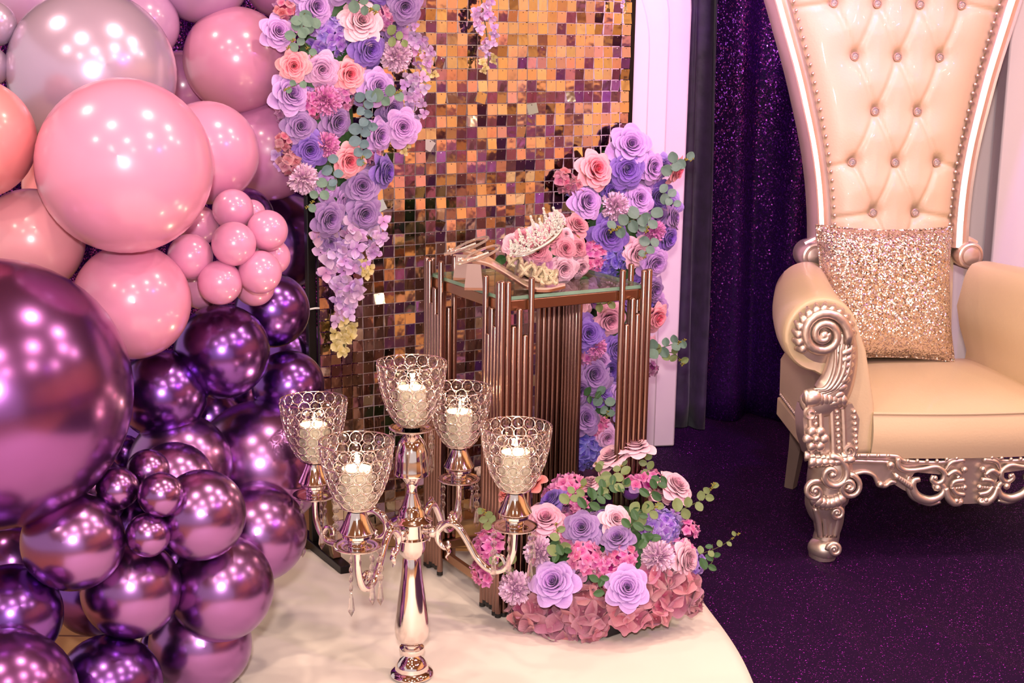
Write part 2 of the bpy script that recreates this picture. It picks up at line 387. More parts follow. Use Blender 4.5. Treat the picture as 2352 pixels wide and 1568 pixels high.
B = [
 # pearl, lilac and pink balloons at the top
 (-15, 55, 52, 52, 2.95, 'pearl', 'small pearly lilac balloon cut by the left frame edge, upper of two'),
 (-25, 152, 46, 46, 2.95, 'pearl', 'small pearly lilac balloon cut by the left frame edge, lower of two'),
 (212, 168, 193, 186, 3.02, 'pearl', 'big pearly silver-lilac balloon behind the big glossy pink one'),
 (95, -12, 108, 108, 3.22, 'lilac', 'lilac balloon peeking out above the left of the big pearly one'),
 (325, 55, 86, 86, 3.4, 'lilac', 'lilac balloon half hidden behind the right of the big pearly one'),
 (462, -60, 112, 112, 3.45, 'lilac', 'lilac balloon cut off by the top frame edge'),
 (640, -38, 78, 78, 3.58, 'mauve', 'mauve pink balloon at the top edge beside the flower garland'),
 (543, 138, 121, 121, 3.48, 'dusty', 'dusty pink balloon touching the upper flower garland'),
 (420, 197, 80, 80, 3.62, 'mauve', 'mauve pink balloon wedged between pearly and dusty pink balloons'),
 (476, 351, 118, 119, 3.02, 'dusty', 'dusty pink balloon to the right of the big glossy pink one'),
 (615, 345, 115, 115, 3.56, 'mauve', 'mauve pink balloon under the dusty pink one beside the garland'),
 (287, 381, 200, 198, 2.72, 'pink', 'biggest glossy pink balloon in the middle of the balloon wall'),
 (-60, 318, 139, 137, 2.70, 'coral', 'coral balloon cut off by the left frame edge'),
 (112, 425, 60, 70, 3.10, 'coral', 'coral balloon barely showing behind the big glossy pink one'),
 (72, 553, 120, 120, 2.84, 'peach', 'peach pink balloon above the huge chrome purple one'),
 (303, 692, 135, 132, 2.86, 'pink', 'pink balloon directly under the biggest glossy pink one'),
 # cluster of small pink balloons
 (537, 560, 51, 51, 2.90, 'dusty', 'small pink balloon at the centre of the small pink cluster'),
 (535, 481, 47, 47, 2.96, 'dusty', 'small pink balloon at the top of the small pink cluster'),
 (614, 529, 47, 48, 2.95, 'dusty', 'small pink balloon upper right in the small pink cluster'),
 (597, 625, 50, 50, 2.93, 'dusty', 'small pink balloon lower right in the small pink cluster'),
 (505, 649, 51, 53, 2.91, 'dusty', 'small pink balloon at the bottom of the small pink cluster'),
 (437, 589, 52, 50, 2.91, 'dusty', 'small pink balloon at the left of the small pink cluster'),
 (455, 518, 47, 47, 2.99, 'dusty', 'small pink balloon upper left behind the small pink cluster'),
 (625, 590, 42, 42, 3.03, 'dusty', 'small pink balloon at the far right behind the small pink cluster'),
 (585, 657, 46, 46, 3.03, 'dusty', 'small pink balloon low behind the small pink cluster'),
 (578, 490, 32, 32, 3.04, 'dusty', 'smallest pink balloon peeking out at the top of the cluster'),
 (462, 668, 42, 42, 3.04, 'dusty', 'small pink balloon behind the lower left of the cluster'),
 # chrome purple balloons
 (-15, 905, 300, 330, 2.60, 'plum', 'huge chrome plum balloon filling the left frame edge'),
 (510, 807, 109, 109, 3.02, 'deep', 'round deep purple chrome balloon under the small pink cluster'),
 (625, 712, 86, 88, 3.20, 'deep', 'deep purple chrome balloon right behind the small pink cluster'),
 (372, 905, 103, 102, 2.98, 'deep', 'deep purple chrome balloon right of the huge plum one'),
 (662, 886, 84, 80, 3.20, 'deep', 'deep purple chrome balloon beside the foot of the mirror backdrop'),
 (598, 1068, 150, 150, 3.16, 'chrome', 'large chrome purple balloon behind the leftmost crystal candle cup'),
 (415, 1067, 118, 117, 3.00, 'chrome', 'chrome purple balloon rising behind the small chrome cluster'),
 (398, 1106, 94, 90, 2.88, 'chrome', 'chrome purple balloon sandwiched just above the small chrome cluster'),
 (193, 1132, 98, 98, 2.86, 'chrome', 'chrome purple balloon half hidden at the upper left of the small chrome cluster'),
 (168, 1243, 117, 113, 2.62, 'chrome', 'rosy chrome balloon at the front left of the small chrome cluster'),
 (462, 1182, 101, 106, 2.72, 'chrome', 'rosy chrome balloon at the front right of the small chrome cluster'),
 (340, 1080, 52, 46, 2.74, 'chrome', 'small chrome balloon at the top of the small chrome cluster'),
 (270, 1122, 49, 49, 2.66, 'chrome', 'small chrome balloon at the left of the small chrome cluster'),
 (369, 1136, 52, 52, 2.64, 'chrome', 'small chrome balloon at the right of the small chrome cluster'),
 (340, 1228, 51, 52, 2.64, 'chrome', 'small chrome balloon at the bottom of the small chrome cluster'),
 (301, 1352, 114, 114, 2.74, 'chrome', 'rosy chrome balloon directly under the small chrome cluster'),
 (510, 1350, 118, 125, 2.84, 'chrome', 'chrome balloon at the lower right, resting above the lowest one by the cloth'),
 (592, 1223, 110, 116, 3.02, 'chrome', 'chrome balloon on the right, partly behind the hanging crystal drops'),
 (460, 1478, 118, 112, 2.92, 'chrome', 'lowest chrome balloon lying on the ivory cloth at the right'),
 (217, 1368, 92, 90, 2.92, 'deep', 'chrome balloon tucked behind the lower left of the pile'),
 (25, 1412, 117, 116, 2.62, 'deep', 'dark chrome balloon at the left frame edge below the rosy one'),
 (28, 1290, 85, 80, 2.95, 'plum', 'dark plum balloon in shade beneath the huge plum one'),
 (15, 1606, 162, 160, 2.50, 'plum', 'plum chrome balloon in the bottom left corner'),
 (250, 1580, 123, 123, 2.72, 'deep', 'dark chrome balloon at the bottom edge beside the corner one'),
 (285, 1042, 44, 44, 3.05, 'deep', 'chrome balloon barely showing right of the huge plum one'),
]
B += [(360, 1000, 80, 80, 3.25, 'deep', 'dark chrome balloon deep in the gap left of the large chrome one'), (480, 960, 75, 75, 3.32, 'deep', 'dark chrome balloon deep in the gap under the round deep purple one'),
 (300, 1215, 75, 75, 2.95, 'deep', 'dark chrome balloon in the shade behind the small chrome cluster'), (410, 1290, 70, 70, 3.0, 'deep', 'dark chrome balloon in the gap between the rosy front balloons'),
 (120, 1345, 60, 60, 2.95, 'deep', 'dark chrome balloon in the gap under the rosy front left one'), (380, 1490, 60, 60, 2.95, 'deep', 'dark chrome balloon in the gap above the bottom edge'), (548, 905, 60, 60, 3.4, 'deep', 'dark chrome balloon in the gap right of the deep purple pair'), (560, 500, 70, 70, 3.4, 'deep', 'dark chrome balloon in the gap behind the small pink cluster')]
for row in B: balloon(*row, group='balloon wall')
balloon(640, 552, 112, 118, 3.75, 'deep', 'deep purple chrome balloon behind the black backdrop post, upper', 'balloon wall')
balloon(668, 805, 80, 80, 3.75, 'deep', 'deep purple chrome balloon behind the black backdrop post, lower', 'balloon wall')

# ------------------------------------------------------------------ mirror-tile backdrop on its black stand
PN = 3.32                                   # distance of the backdrop plane along NV
TP = 0.0301                                 # tile pitch
U0, U1, Z0, Z1 = 1.3465, 2.280, 0.022, 1.62
NC, NR = int(round((U1 - U0) / TP)), int((Z1 - Z0) / TP)
root = thing('sequin_backdrop', 'backdrop of small square gold mirror tiles on a black stand', 'backdrop',
             Matrix.Translation(NV * PN + U * U0) @ Matrix.Rotation(YAW, 4, 'Z'))
# local axes: x along the panel, y away from the camera, z up
def mirror_mat(name, attr):
    m, t, p = new_mat(name); L = t.links.new
    setp(p, metal=1.0, rough=0.09)
    if attr: a = t.nodes.new('ShaderNodeVertexColor'); a.layer_name = 'tint'; L(a.outputs['Color'], p.inputs['Base Color'])
    else: a = t.nodes.new('ShaderNodeObjectInfo'); L(a.outputs['Color'], p.inputs['Base Color'])
    tc = t.nodes.new('ShaderNodeTexCoord'); n = t.nodes.new('ShaderNodeTexNoise'); n.inputs['Scale'].default_value = 45; n.inputs['Detail'].default_value = 1
    L(tc.outputs['Object'], n.inputs['Vector']); b = t.nodes.new('ShaderNodeBump'); b.inputs['Strength'].default_value = 0.12; b.inputs['Distance'].default_value = 0.004
    L(n.outputs['Fac'], b.inputs['Height']); L(b.outputs['Normal'], p.inputs['Normal'])
    return m
M_TILE, M_TILE2 = mirror_mat('mirror_tile', False), mirror_mat('mirror_tile_joined', True)
M_STUD = mat('silver_stud', (226, 214, 214), 0.2, metal=1.0)
def tile_shape(mb, M=None):
    w = 0.0140
    mb.box((0, 0, -0.0125), (2 * w, 0.0009, 2 * w), M, 0)
    k = len(mb.v)
    ring = [(0.0016 * math.cos(2 * PI * i / 6), -0.0006, -0.0020 + 0.0016 * math.sin(2 * PI * i / 6)) for i in range(6)]
    mb.add(ring + [(0, -0.0022, -0.0020)], [(i, (i + 1) % 6, 6) for i in range(6)], M, 1)
mb = MB(); tile_shape(mb); tile_me = mb.mesh('mirror_tile', [M_TILE, M_STUD], False, None)
tints = [((0.97, 0.83, 0.62), 38), ((0.96, 0.72, 0.66), 24), ((0.95, 0.88, 0.82), 28), ((0.84, 0.64, 0.94), 10)]
pool = [c for c, n in tints for _ in range(n)]
rt = random.Random(5); cells = []
for i in range(NC):
    for j in range(NR):
        x = (i + 0.5) * TP; z = Z1 - j * TP - 0.004
        if z < 0.04: continue
        wob = rt.random()
        tx, tz, ty = rt.gauss(0, 4.2), rt.gauss(0, 4.0), rt.gauss(0, 0.8)
        if wob < 0.012: ty = rt.choice((-1, 1)) * rt.uniform(12, 32); tz *= 3
        if wob > 0.94: tx *= 3
        M = Matrix.Translation((x, -0.004 - 0.001 * rt.random(), z)) @ Matrix.Rotation(RAD(tz), 4, 'Z') @ Matrix.Rotation(RAD(tx), 4, 'X') @ Matrix.Rotation(RAD(ty), 4, 'Y')
        c = rt.choice(pool); s = rt.uniform(0.72, 1.0); c = tuple(v * s for v in c)
        P = NV * PN + U * (U0 + x) + Vector((0, 0, z))
        q = RC @ (np.array(P) - C0); px = FPX * q[0] / q[2] + IW / 2; py = FPX * q[1] / q[2] + IH / 2
        seen = 0 < py < 1280 and not (px < 960 and py < 520) and not (px > 1310 and py > 330) and not (650 < px < 1120 and py > 840) and not (px > 1100 and py > 640) and not (px > 960 and py > 600)
        cells.append((0 if seen else 1, q[2], M, c))
cells.sort(key=lambda k: (k[0], k[1]))
rest = MB(); tcol = []
for k, (a, b, M, c) in enumerate(cells):
    if k < 300:
        obj('mirror_tile', tile_me, root, M, color=c)
    else:
        n0 = len(rest.v); tile_shape(rest, M); tcol += [(*c, 1.0)] * (len(rest.v) - n0)
me = rest.mesh('mirror_tile_field', [M_TILE2, M_STUD], False, None, fix=False)
ca = me.color_attributes.new('tint', 'FLOAT_COLOR', 'POINT'); ca.data.foreach_set('color', [v for c in tcol for v in c])
o = obj('mirror_tile_field', me, root); tag(o, kind='stuff')
# clear plastic grid that carries the tiles
mb = MB(); WP, HP = NC * TP, Z1 - 0.03
for i in range(NC + 1): mb.box((i * TP, 0.003, 0.02 + (HP) / 2), (0.0015, 0.002, HP))
for j in range(NR + 1): mb.box((WP / 2, 0.003, Z1 - j * TP), (WP, 0.002, 0.0015))
build('backing_grid', mb, mat('pinkish_clear_plastic_grid', (170, 128, 158), 0.3, trans=0.6), root, smooth=False)
mb = MB()
for i in range(0, NC + 1, 10): mb.box((i * TP - 0.001, 0.0, 0.03 + HP / 2), (0.0032, 0.004, HP))
build('panel_joint', mb, mat('black_joint', (24, 14, 22), 0.6), root, smooth=False)
M_BLACK = mat('black_powder_coated_steel', (20, 15, 17), 0.35, metal=0.4, var=0.1)
def bar(name, a, b, w, parent=root, m=M_BLACK, d=None):
    a, b = Vector(a), Vector(b); L = (b - a).length; mb = MB(); mb.box((0, 0, 0), (w, d or w, L), bev=0.002)
    q = (b - a).to_track_quat('Z', 'Y'); return build(name, mb, m, parent, Matrix.Translation((a + b) / 2) @ q.to_matrix().to_4x4(), smooth=False)
for sx in (-0.013, WP + 0.012):
    bar('post', (sx, 0.02, 0.03), (sx, 0.02, Z1 + 0.02), 0.022)
    bar('foot', (sx, 0.26, 0.016), (sx, -0.19, 0.016), 0.03)
    bar('brace', (sx, -0.125, 0.028), (sx, 0.012, 0.33), 0.022, m=mat('bronze_brace_steel', (96, 74, 44), 0.35, metal=0.8))
bar('crossbar', (0, 0.02, Z1 + 0.01), (WP, 0.02, Z1 + 0.01), 0.022)
bar('crossbar', (0, 0.02, 0.06), (WP, 0.02, 0.06), 0.02)
mb = MB(); mb.tube([(-0.02, 0.03, 0.655), (-0.03, 0.0, 0.657), (-0.012, -0.006, 0.66), (0.004, 0.0, 0.658)], 0.0025, 6); build('cable_tie', mb, mat('white_plastic', (220, 216, 214), 0.4), root)

# ------------------------------------------------------------------ artificial flowers
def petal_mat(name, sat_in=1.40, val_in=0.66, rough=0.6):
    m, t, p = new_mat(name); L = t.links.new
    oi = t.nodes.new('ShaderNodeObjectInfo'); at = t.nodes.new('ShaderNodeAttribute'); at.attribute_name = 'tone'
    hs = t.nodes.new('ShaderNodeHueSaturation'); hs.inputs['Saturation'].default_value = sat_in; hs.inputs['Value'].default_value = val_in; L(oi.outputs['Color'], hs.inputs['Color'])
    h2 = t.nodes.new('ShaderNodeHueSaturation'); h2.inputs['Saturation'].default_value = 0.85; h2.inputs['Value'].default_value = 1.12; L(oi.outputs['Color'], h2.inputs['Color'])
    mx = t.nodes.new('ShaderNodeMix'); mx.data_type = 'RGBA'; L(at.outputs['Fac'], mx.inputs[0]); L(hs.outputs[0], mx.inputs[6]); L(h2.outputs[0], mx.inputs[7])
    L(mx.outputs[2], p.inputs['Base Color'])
    tc = t.nodes.new('ShaderNodeTexCoord'); n = t.nodes.new('ShaderNodeTexNoise'); n.inputs['Scale'].default_value = 9; n.inputs['Detail'].default_value = 4
    L(tc.outputs['Object'], n.inputs['Vector']); b = t.nodes.new('ShaderNodeBump'); b.inputs['Strength'].default_value = 0.15; b.inputs['Distance'].default_value = 0.1
    L(n.outputs['Fac'], b.inputs['Height']); L(b.outputs['Normal'], p.inputs['Normal'])
    setp(p, rough=rough, sheen=0.15, spec=0.25); return m
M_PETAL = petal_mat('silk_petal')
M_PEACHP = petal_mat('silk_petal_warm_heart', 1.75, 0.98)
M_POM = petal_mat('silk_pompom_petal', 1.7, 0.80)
M_LEAF = mat('eucalyptus_leaf', (104, 132, 118), 0.55, var=0.25, scale=3)
M_BLUELEAF = mat('blue_eucalyptus_leaf', (96, 122, 132), 0.55, var=0.25, scale=3)
M_OLIVE = mat('olive_eucalyptus_leaf', (120, 134, 84), 0.55, var=0.25, scale=3)
M_BUDS = mat('ochre_green_bud', (150, 136, 52), 0.6, var=0.3, scale=9)
M_GREEN = mat('dark_green_leaf', (56, 92, 52), 0.5, var=0.25, scale=4)
M_STEM = mat('brown_green_stem', (84, 84, 50), 0.6, var=0.2)
M_CREAM = mat('cream_yellow_blossom', (232, 206, 140), 0.6, var=0.15)

def petal_patch(mb, phi, rb, rt, h, a, curl, z0=0.0, nu=8, nv=6, tone=(0, 1), wave=0.0, point=0.0, rnd=random):
    w1, w2 = rnd.uniform(0, 6), rnd.uniform(-.04, .04)
    def fn(i, j):
        s = i * 2 - 1; t = j
        edge = 1 - (0.14 + point) * abs(s) ** (2 - point * 2) - 0.05 * abs(s) ** 6
        tt = t * edge
        shp = 0.62 + 0.38 * math.sin(PI * min(1, 0.12 + tt * 0.62))
        ang = phi + s * a * shp
        k = max(0, tt - 0.58) / 0.42
        rho = rb + (rt - rb) * (min(tt, .9) / .9) ** 0.85 + curl * k * k + 0.02 * math.sin(s * 2.5 + w1) * tt
        rho *= 1 + 0.09 * s
        z = z0 + h * math.sin(tt * PI / 2 * 0.98) - curl * 0.95 * k ** 2.0 + wave * math.sin(s * 5 + w1) * tt * tt + w2 * tt
        return (rho * math.cos(ang), rho * math.sin(ang), z)
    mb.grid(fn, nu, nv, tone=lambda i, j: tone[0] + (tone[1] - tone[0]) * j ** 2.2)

def rose_core(seed, openness=1.0):
    rnd = random.Random(seed); mb = MB(); ph = rnd.uniform(0, 6)
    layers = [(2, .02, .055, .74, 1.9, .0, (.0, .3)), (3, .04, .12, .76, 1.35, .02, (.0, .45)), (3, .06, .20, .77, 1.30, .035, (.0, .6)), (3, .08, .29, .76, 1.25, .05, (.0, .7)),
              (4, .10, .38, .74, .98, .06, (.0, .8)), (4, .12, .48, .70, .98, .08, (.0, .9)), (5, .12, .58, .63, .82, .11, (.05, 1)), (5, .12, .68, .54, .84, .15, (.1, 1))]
    for n, rb, rt, h, a, c, tn in layers:
        ph += 0.9
        for k in range(n):
            petal_patch(mb, ph + 2 * PI * k / n + rnd.uniform(-.14, .14), rb, rt * rnd.uniform(.93, 1.05), h * rnd.uniform(.95, 1.04), a, c, tone=tn, point=.12 if rt > .4 else 0, rnd=rnd)
    mb.lathe([(0.0, -0.12), (.10, -.06), (.16, .06), (.05, .2)], 8)
    return mb
def outer_petal(seed):
    rnd = random.Random(seed); mb = MB(); petal_patch(mb, 0, .12, .82 * rnd.uniform(.92, 1.05), .42, .78, .24, z0=-.02, nu=12, nv=8, tone=(.1, 1.0), wave=0.035, point=.22, rnd=rnd); return mb
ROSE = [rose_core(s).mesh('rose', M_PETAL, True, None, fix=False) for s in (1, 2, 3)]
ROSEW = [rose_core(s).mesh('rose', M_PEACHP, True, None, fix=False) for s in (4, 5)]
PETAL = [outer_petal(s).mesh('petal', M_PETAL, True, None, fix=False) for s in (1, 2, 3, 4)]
def rose(parent, P, d, r, color, warm=False, rnd=random, outer=6, tall=1.0):
    """P: centre on the front surface, d: facing"""
    d = Vector(d).normalized(); M = frame(Vector(P) - d * r * 0.45, d, rnd.uniform(0, 6.28), (r, r, r * tall))
    o = obj('rose', rnd.choice(ROSEW if warm else ROSE), parent, M, color=color)
    ph = rnd.uniform(0, 6)
    for k in range(outer):
        obj('petal', rnd.choice(PETAL), o, Matrix.Rotation(ph + 2 * PI * k / outer + rnd.uniform(-.15, .15), 4, 'Z') @ Matrix.Rotation(rnd.uniform(-.16, .12), 4, 'Y'), color=color)
    return o
def floret_mesh(seed, n=4, round_=True, heart=True):
    rnd = random.Random(seed); mb = MB()
    for k in range(n):
        ph = 2 * PI * k / n
        def fn(i, j, ph=ph):
            s = i * 2 - 1; t = j; w = (0.62 if n == 4 else 0.46) * math.sin(PI * min(1, .10 + t * .78)) ** .8
            x = 0.06 + 0.94 * t * (1 - .18 * s * s); y = s * w
            z = 0.16 * t * t - 0.10 * s * s * t + 0.07 * math.sin(3 * t + s * 2 + seed + k)
            return (x * math.cos(ph) - y * math.sin(ph), x * math.sin(ph) + y * math.cos(ph), z)
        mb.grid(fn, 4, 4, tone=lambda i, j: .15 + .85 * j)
    if heart: mb.sphere((0, 0, .05), .10, 6, 4)
    return mb
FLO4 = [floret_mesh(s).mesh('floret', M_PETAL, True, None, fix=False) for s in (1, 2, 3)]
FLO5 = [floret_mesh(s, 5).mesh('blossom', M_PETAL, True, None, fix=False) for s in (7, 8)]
def dome_core():
    mb = MB(); mb.sphere((0, 0, -.3), (.62, .62, .55), 12, 8); return mb
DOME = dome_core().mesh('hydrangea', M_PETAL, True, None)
def dome_points(n, rnd, amax=1.5):
    out = []
    for i in range(n):
        c = 1 - (1 - math.cos(amax)) * (i + .5) / n; th = math.acos(c); ph = i * 2.39996 + rnd.uniform(-.2, .2); out.append((th, ph))
    return out
def hydrangea(parent, P, d, r, color, n=24, fl=0.34, rnd=random, name='hydrangea', five=False, label=None):
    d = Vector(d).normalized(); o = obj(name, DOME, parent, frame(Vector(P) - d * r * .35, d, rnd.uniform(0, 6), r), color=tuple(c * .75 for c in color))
    for th, ph in dome_points(n, rnd):
        q = Vector((math.sin(th) * math.cos(ph), math.sin(th) * math.sin(ph), math.cos(th)))
        pos = Vector((q.x * .78, q.y * .78, q.z * .5 - .08))
        dd = (q + Vector((rnd.uniform(-.3, .3), rnd.uniform(-.3, .3), .2)))
        c = tuple(min(1, v * rnd.uniform(.86, 1.14)) for v in color)
        obj('floret', rnd.choice(FLO5 if five else FLO4), o, frame(pos, dd, rnd.uniform(0, 6), fl * rnd.uniform(.85, 1.1)), color=c)
    if label: o['label'] = label
    return o
def pompom_mesh(seed):
    rnd = random.Random(seed); mb = MB()
    for th, ph in dome_points(170, rnd, 1.75):
        q = Vector((math.sin(th) * math.cos(ph), math.sin(th) * math.sin(ph), math.cos(th)))
        M = frame(q * .25, q + Vector((rnd.uniform(-.12, .12), rnd.uniform(-.12, .12), 0)), rnd.uniform(0, 6))
        L = .72 * rnd.uniform(.9, 1.08)
        def fn(i, j):
            s = i * 2 - 1; w = .10 * (0.5 + .6 * math.sin(PI * min(1, .15 + j * .75))); x = s * w
            return (x, .10 * (s * s - .3) * j + .05 * j * j, L * j * (1 - .10 * s * s))
        mb.grid(fn, 2, 3, M, tone=lambda i, j: j)
    mb.sphere((0, 0, 0), .35, 8, 6); return mb
POM = [pompom_mesh(s).mesh('pompom_flower', M_POM, True, None, fix=False) for s in (1, 2)]
def pompom(parent, P, d, r, color, rnd=random):
    d = Vector(d).normalized(); return obj('pompom_flower', rnd.choice(POM), parent, frame(Vector(P) - d * r * .55, d, rnd.uniform(0, 6), r), color=color)
def leaf_mesh(name, m, wid=.46, fold=.12, tip=0.1):
    mb = MB()
    def fn(i, j):
        s = i * 2 - 1; w = wid * math.sin(PI * min(1, max(0, .04 + j * .94))) ** .62
        return (s * w, -.05 + j, fold * abs(s) * w * 2 + .10 * j * j)
    mb.grid(fn, 6, 7); return mb.mesh(name, m, True, None, fix=False)
LEAFS = dict(blue=leaf_mesh('leaf', M_BLUELEAF), grey=leaf_mesh('leaf', M_LEAF), olive=leaf_mesh('leaf', M_OLIVE, .42), green=leaf_mesh('leaf', M_GREEN, .34, .2))
def budcluster(seed):
    rnd = random.Random(seed); mb = MB()
    for _ in range(16):
        p = Vector((rnd.gauss(0, .35), rnd.gauss(0, .35), rnd.gauss(0, .3))); mb.sphere(p, (.17, .17, .2), 6, 4)
    return mb
BUDS = budcluster(3).mesh('bud_cluster', M_BUDS, True, None)
def sprig(parent, pts, r, kind='grey', n=6, rnd=random, buds=True, face=None):
    """eucalyptus sprig: stem along world points, round leaves in pairs facing the camera, bud cluster at the tip"""
    path = smooth_path(pts, 6); mb = MB(); c = path[0]
    mb.tube([p - c for p in path], lerp_list([r * .09, r * .05], len(path)), 5)
    o = obj('eucalyptus_sprig', mb.mesh('eucalyptus_sprig', M_STEM, True, None), parent, Matrix.Translation(c))
    for k in range(n):
        t = (k + .6) / n; p = path[min(len(path) - 1, int(t * (len(path) - 1)))] - c
        f = Vector(face) if face is not None else (CAMV - (p + c)).normalized()
        f = (f + Vector((rnd.uniform(-.45, .45), 0, rnd.uniform(-.3, .5)))).normalized()
        tg = (path[min(len(path) - 1, int(t * (len(path) - 1)) + 1)] - path[max(0, int(t * (len(path) - 1)) - 1)]).normalized()
        side = tg.cross(f).normalized() * (1 if k % 2 else -1)
        yd = (side * rnd.uniform(.8, 1.1) + tg * rnd.uniform(.1, .6)).normalized(); yd = (yd - f * yd.dot(f)).normalized(); xd = yd.cross(f)
        s = r * (1.15 - .35 * t) * rnd.uniform(.85, 1.1) * 1.5
        M = Matrix.Translation(p + f * r * .15) @ Matrix((xd, yd, f)).transposed().to_4x4() @ Matrix.Scale(s, 4)
        obj('leaf', LEAFS[kind], o, M)
    if buds:
        for q in (-1, -3): obj('bud_cluster', BUDS, o, Matrix.Translation(path[q] - c + (CAMV - path[q]).normalized() * r * .2) @ Matrix.Scale(r * rnd.uniform(.35, .55), 4))
    return o
BLOS = floret_mesh(21, 3, True, False).mesh('blossom', M_PETAL, True, None, fix=False)
def wisteria(parent, pts, wid, color, rnd=random, n=26, tip=True):
    path = smooth_path(pts, 8); c = path[0]; mb = MB(); mb.tube([p - c for p in path], .0016, 5)
    o = obj('wisteria_strand', mb.mesh('wisteria_strand', M_STEM, True, None), parent, Matrix.Translation(c) if parent else None)
    if parent is None: o.location = c
    for k in range(n):
        t = (k + rnd.random()) / n; p = path[min(len(path) - 1, int(t * len(path)))] - c
        f = (CAMV - c).normalized(); ww = wid * (1 - .55 * t)
        off = Vector((rnd.uniform(-1, 1), 0, 0)) * ww + Vector((0, 0, rnd.uniform(-.4, .4))) * ww + f * rnd.uniform(0, .012)
        dd = (f + Vector((rnd.uniform(-.7, .7), 0, rnd.uniform(-.7, .3)))).normalized()
        cc = tuple(min(1, v * rnd.uniform(.88, 1.12)) for v in color)
        if tip and t > .8: cc = lin((232, 208, 150))
        obj('blossom', BLOS, o, frame(p + off, dd, rnd.uniform(0, 6), wid * (.55 - .2 * t)), color=cc)
    return o
FC = {k: lin(v) for k, v in dict(lav=(198, 148, 222), orch=(208, 150, 224), violet=(130, 86, 196), deep=(98, 62, 164), dusty=(158, 118, 184), pink=(240, 166, 196), pale=(246, 186, 208),
      lilacpink=(226, 166, 218), peach=(250, 164, 178), coral=(250, 140, 138), hyd=(164, 128, 216), hydb=(112, 96, 196), rosy=(190, 118, 138), mag=(238, 134, 206), pom=(240, 192, 226),
      mauve=(196, 124, 172), blossom=(226, 122, 178), wist=(216, 172, 222), dpink=(214, 128, 152), mauve2=(176, 110, 170)).items()}
RNAME = dict(lav='lavender', orch='orchid lilac', violet='violet', deep='deep violet', dusty='dusty purple', pink='pink', pale='pale pink', lilacpink='lilac pink', peach='peach', coral='coral', dpink='dusky pink', mauve2='mauve')
def facing(P, base, jitter, rnd):
    """mostly along base, partly towards the viewer's side, jittered"""
    v = Vector(base).normalized() + Vector((rnd.uniform(-1, 1), rnd.uniform(-.3, .3), rnd.uniform(-1, 1))) * jitter
    return v.normalized()
def garland(root, surf, roses, hyds, poms, sprigs, base, seed, jitter=.35, fill=26, fillc=('dusty', 'mauve', 'violet', 'orch', 'hyd')):
    """every flower stands on the carrier surface surf(px, py, bulge)"""
    rnd = random.Random(seed); inv = root.matrix_world.inverted()
    def mpx(P): return float((RC @ (np.array(P) - C0))[2]) / FPX
    for row in roses:
        px, py, r, c = row[:4]; P = surf(px, py, row[5] if len(row) > 5 else rnd.uniform(-.004, .012)); b = base(P)
        if len(row) > 4 and row[4] is not None: b = Vector(row[4])
        o = rose(root, P, facing(P, b, jitter * .8, rnd), r * mpx(P) * 1.26, FC[c], c in ('peach', 'coral'), rnd)
        o['label'] = RNAME[c] + ' silk rose'
    for row in hyds:
        px, py, r, c, n, fl, five = row; P = surf(px, py, 0); o = hydrangea(root, P, facing(P, base(P), jitter * .6, rnd), r * mpx(P) * 1.25, FC[c], n, fl, rnd, 'blossom_cluster' if five else 'hydrangea', five)
    spots = [q[:2] for q in list(roses) + list(hyds)]                      # smaller flowers tucked into the gaps
    for _ in range(fill):
        a = rnd.choice(spots); near = sorted(spots, key=lambda q: (q[0] - a[0]) ** 2 + (q[1] - a[1]) ** 2)[1:5]; b = rnd.choice(near)
        px, py = (a[0] + b[0]) / 2 + rnd.uniform(-8, 8), (a[1] + b[1]) / 2 + rnd.uniform(-8, 8); P = surf(px, py, -.028); c = rnd.choice(fillc)
        if rnd.random() < .55: hydrangea(root, P, facing(P, base(P), .5, rnd), 34 * mpx(P), FC[c], 9, .46, rnd, 'blossom_cluster', rnd.random() < .5)
        else: rose(root, P, facing(P, base(P), .5, rnd), 36 * mpx(P), FC[c], False, rnd, outer=5)
    for px, py, r, c in poms:
        P = surf(px, py, .015); pompom(root, P, facing(P, base(P), jitter * .6, rnd), r * mpx(P) * 1.2, FC[c], rnd)
    for pts, r, kind, n, buds in sprigs:
        W = [surf(x, y, .022 + .006 * k) for k, (x, y) in enumerate(pts)]; sprig(root, W, r * mpx(W[0]), kind, n, rnd, buds)

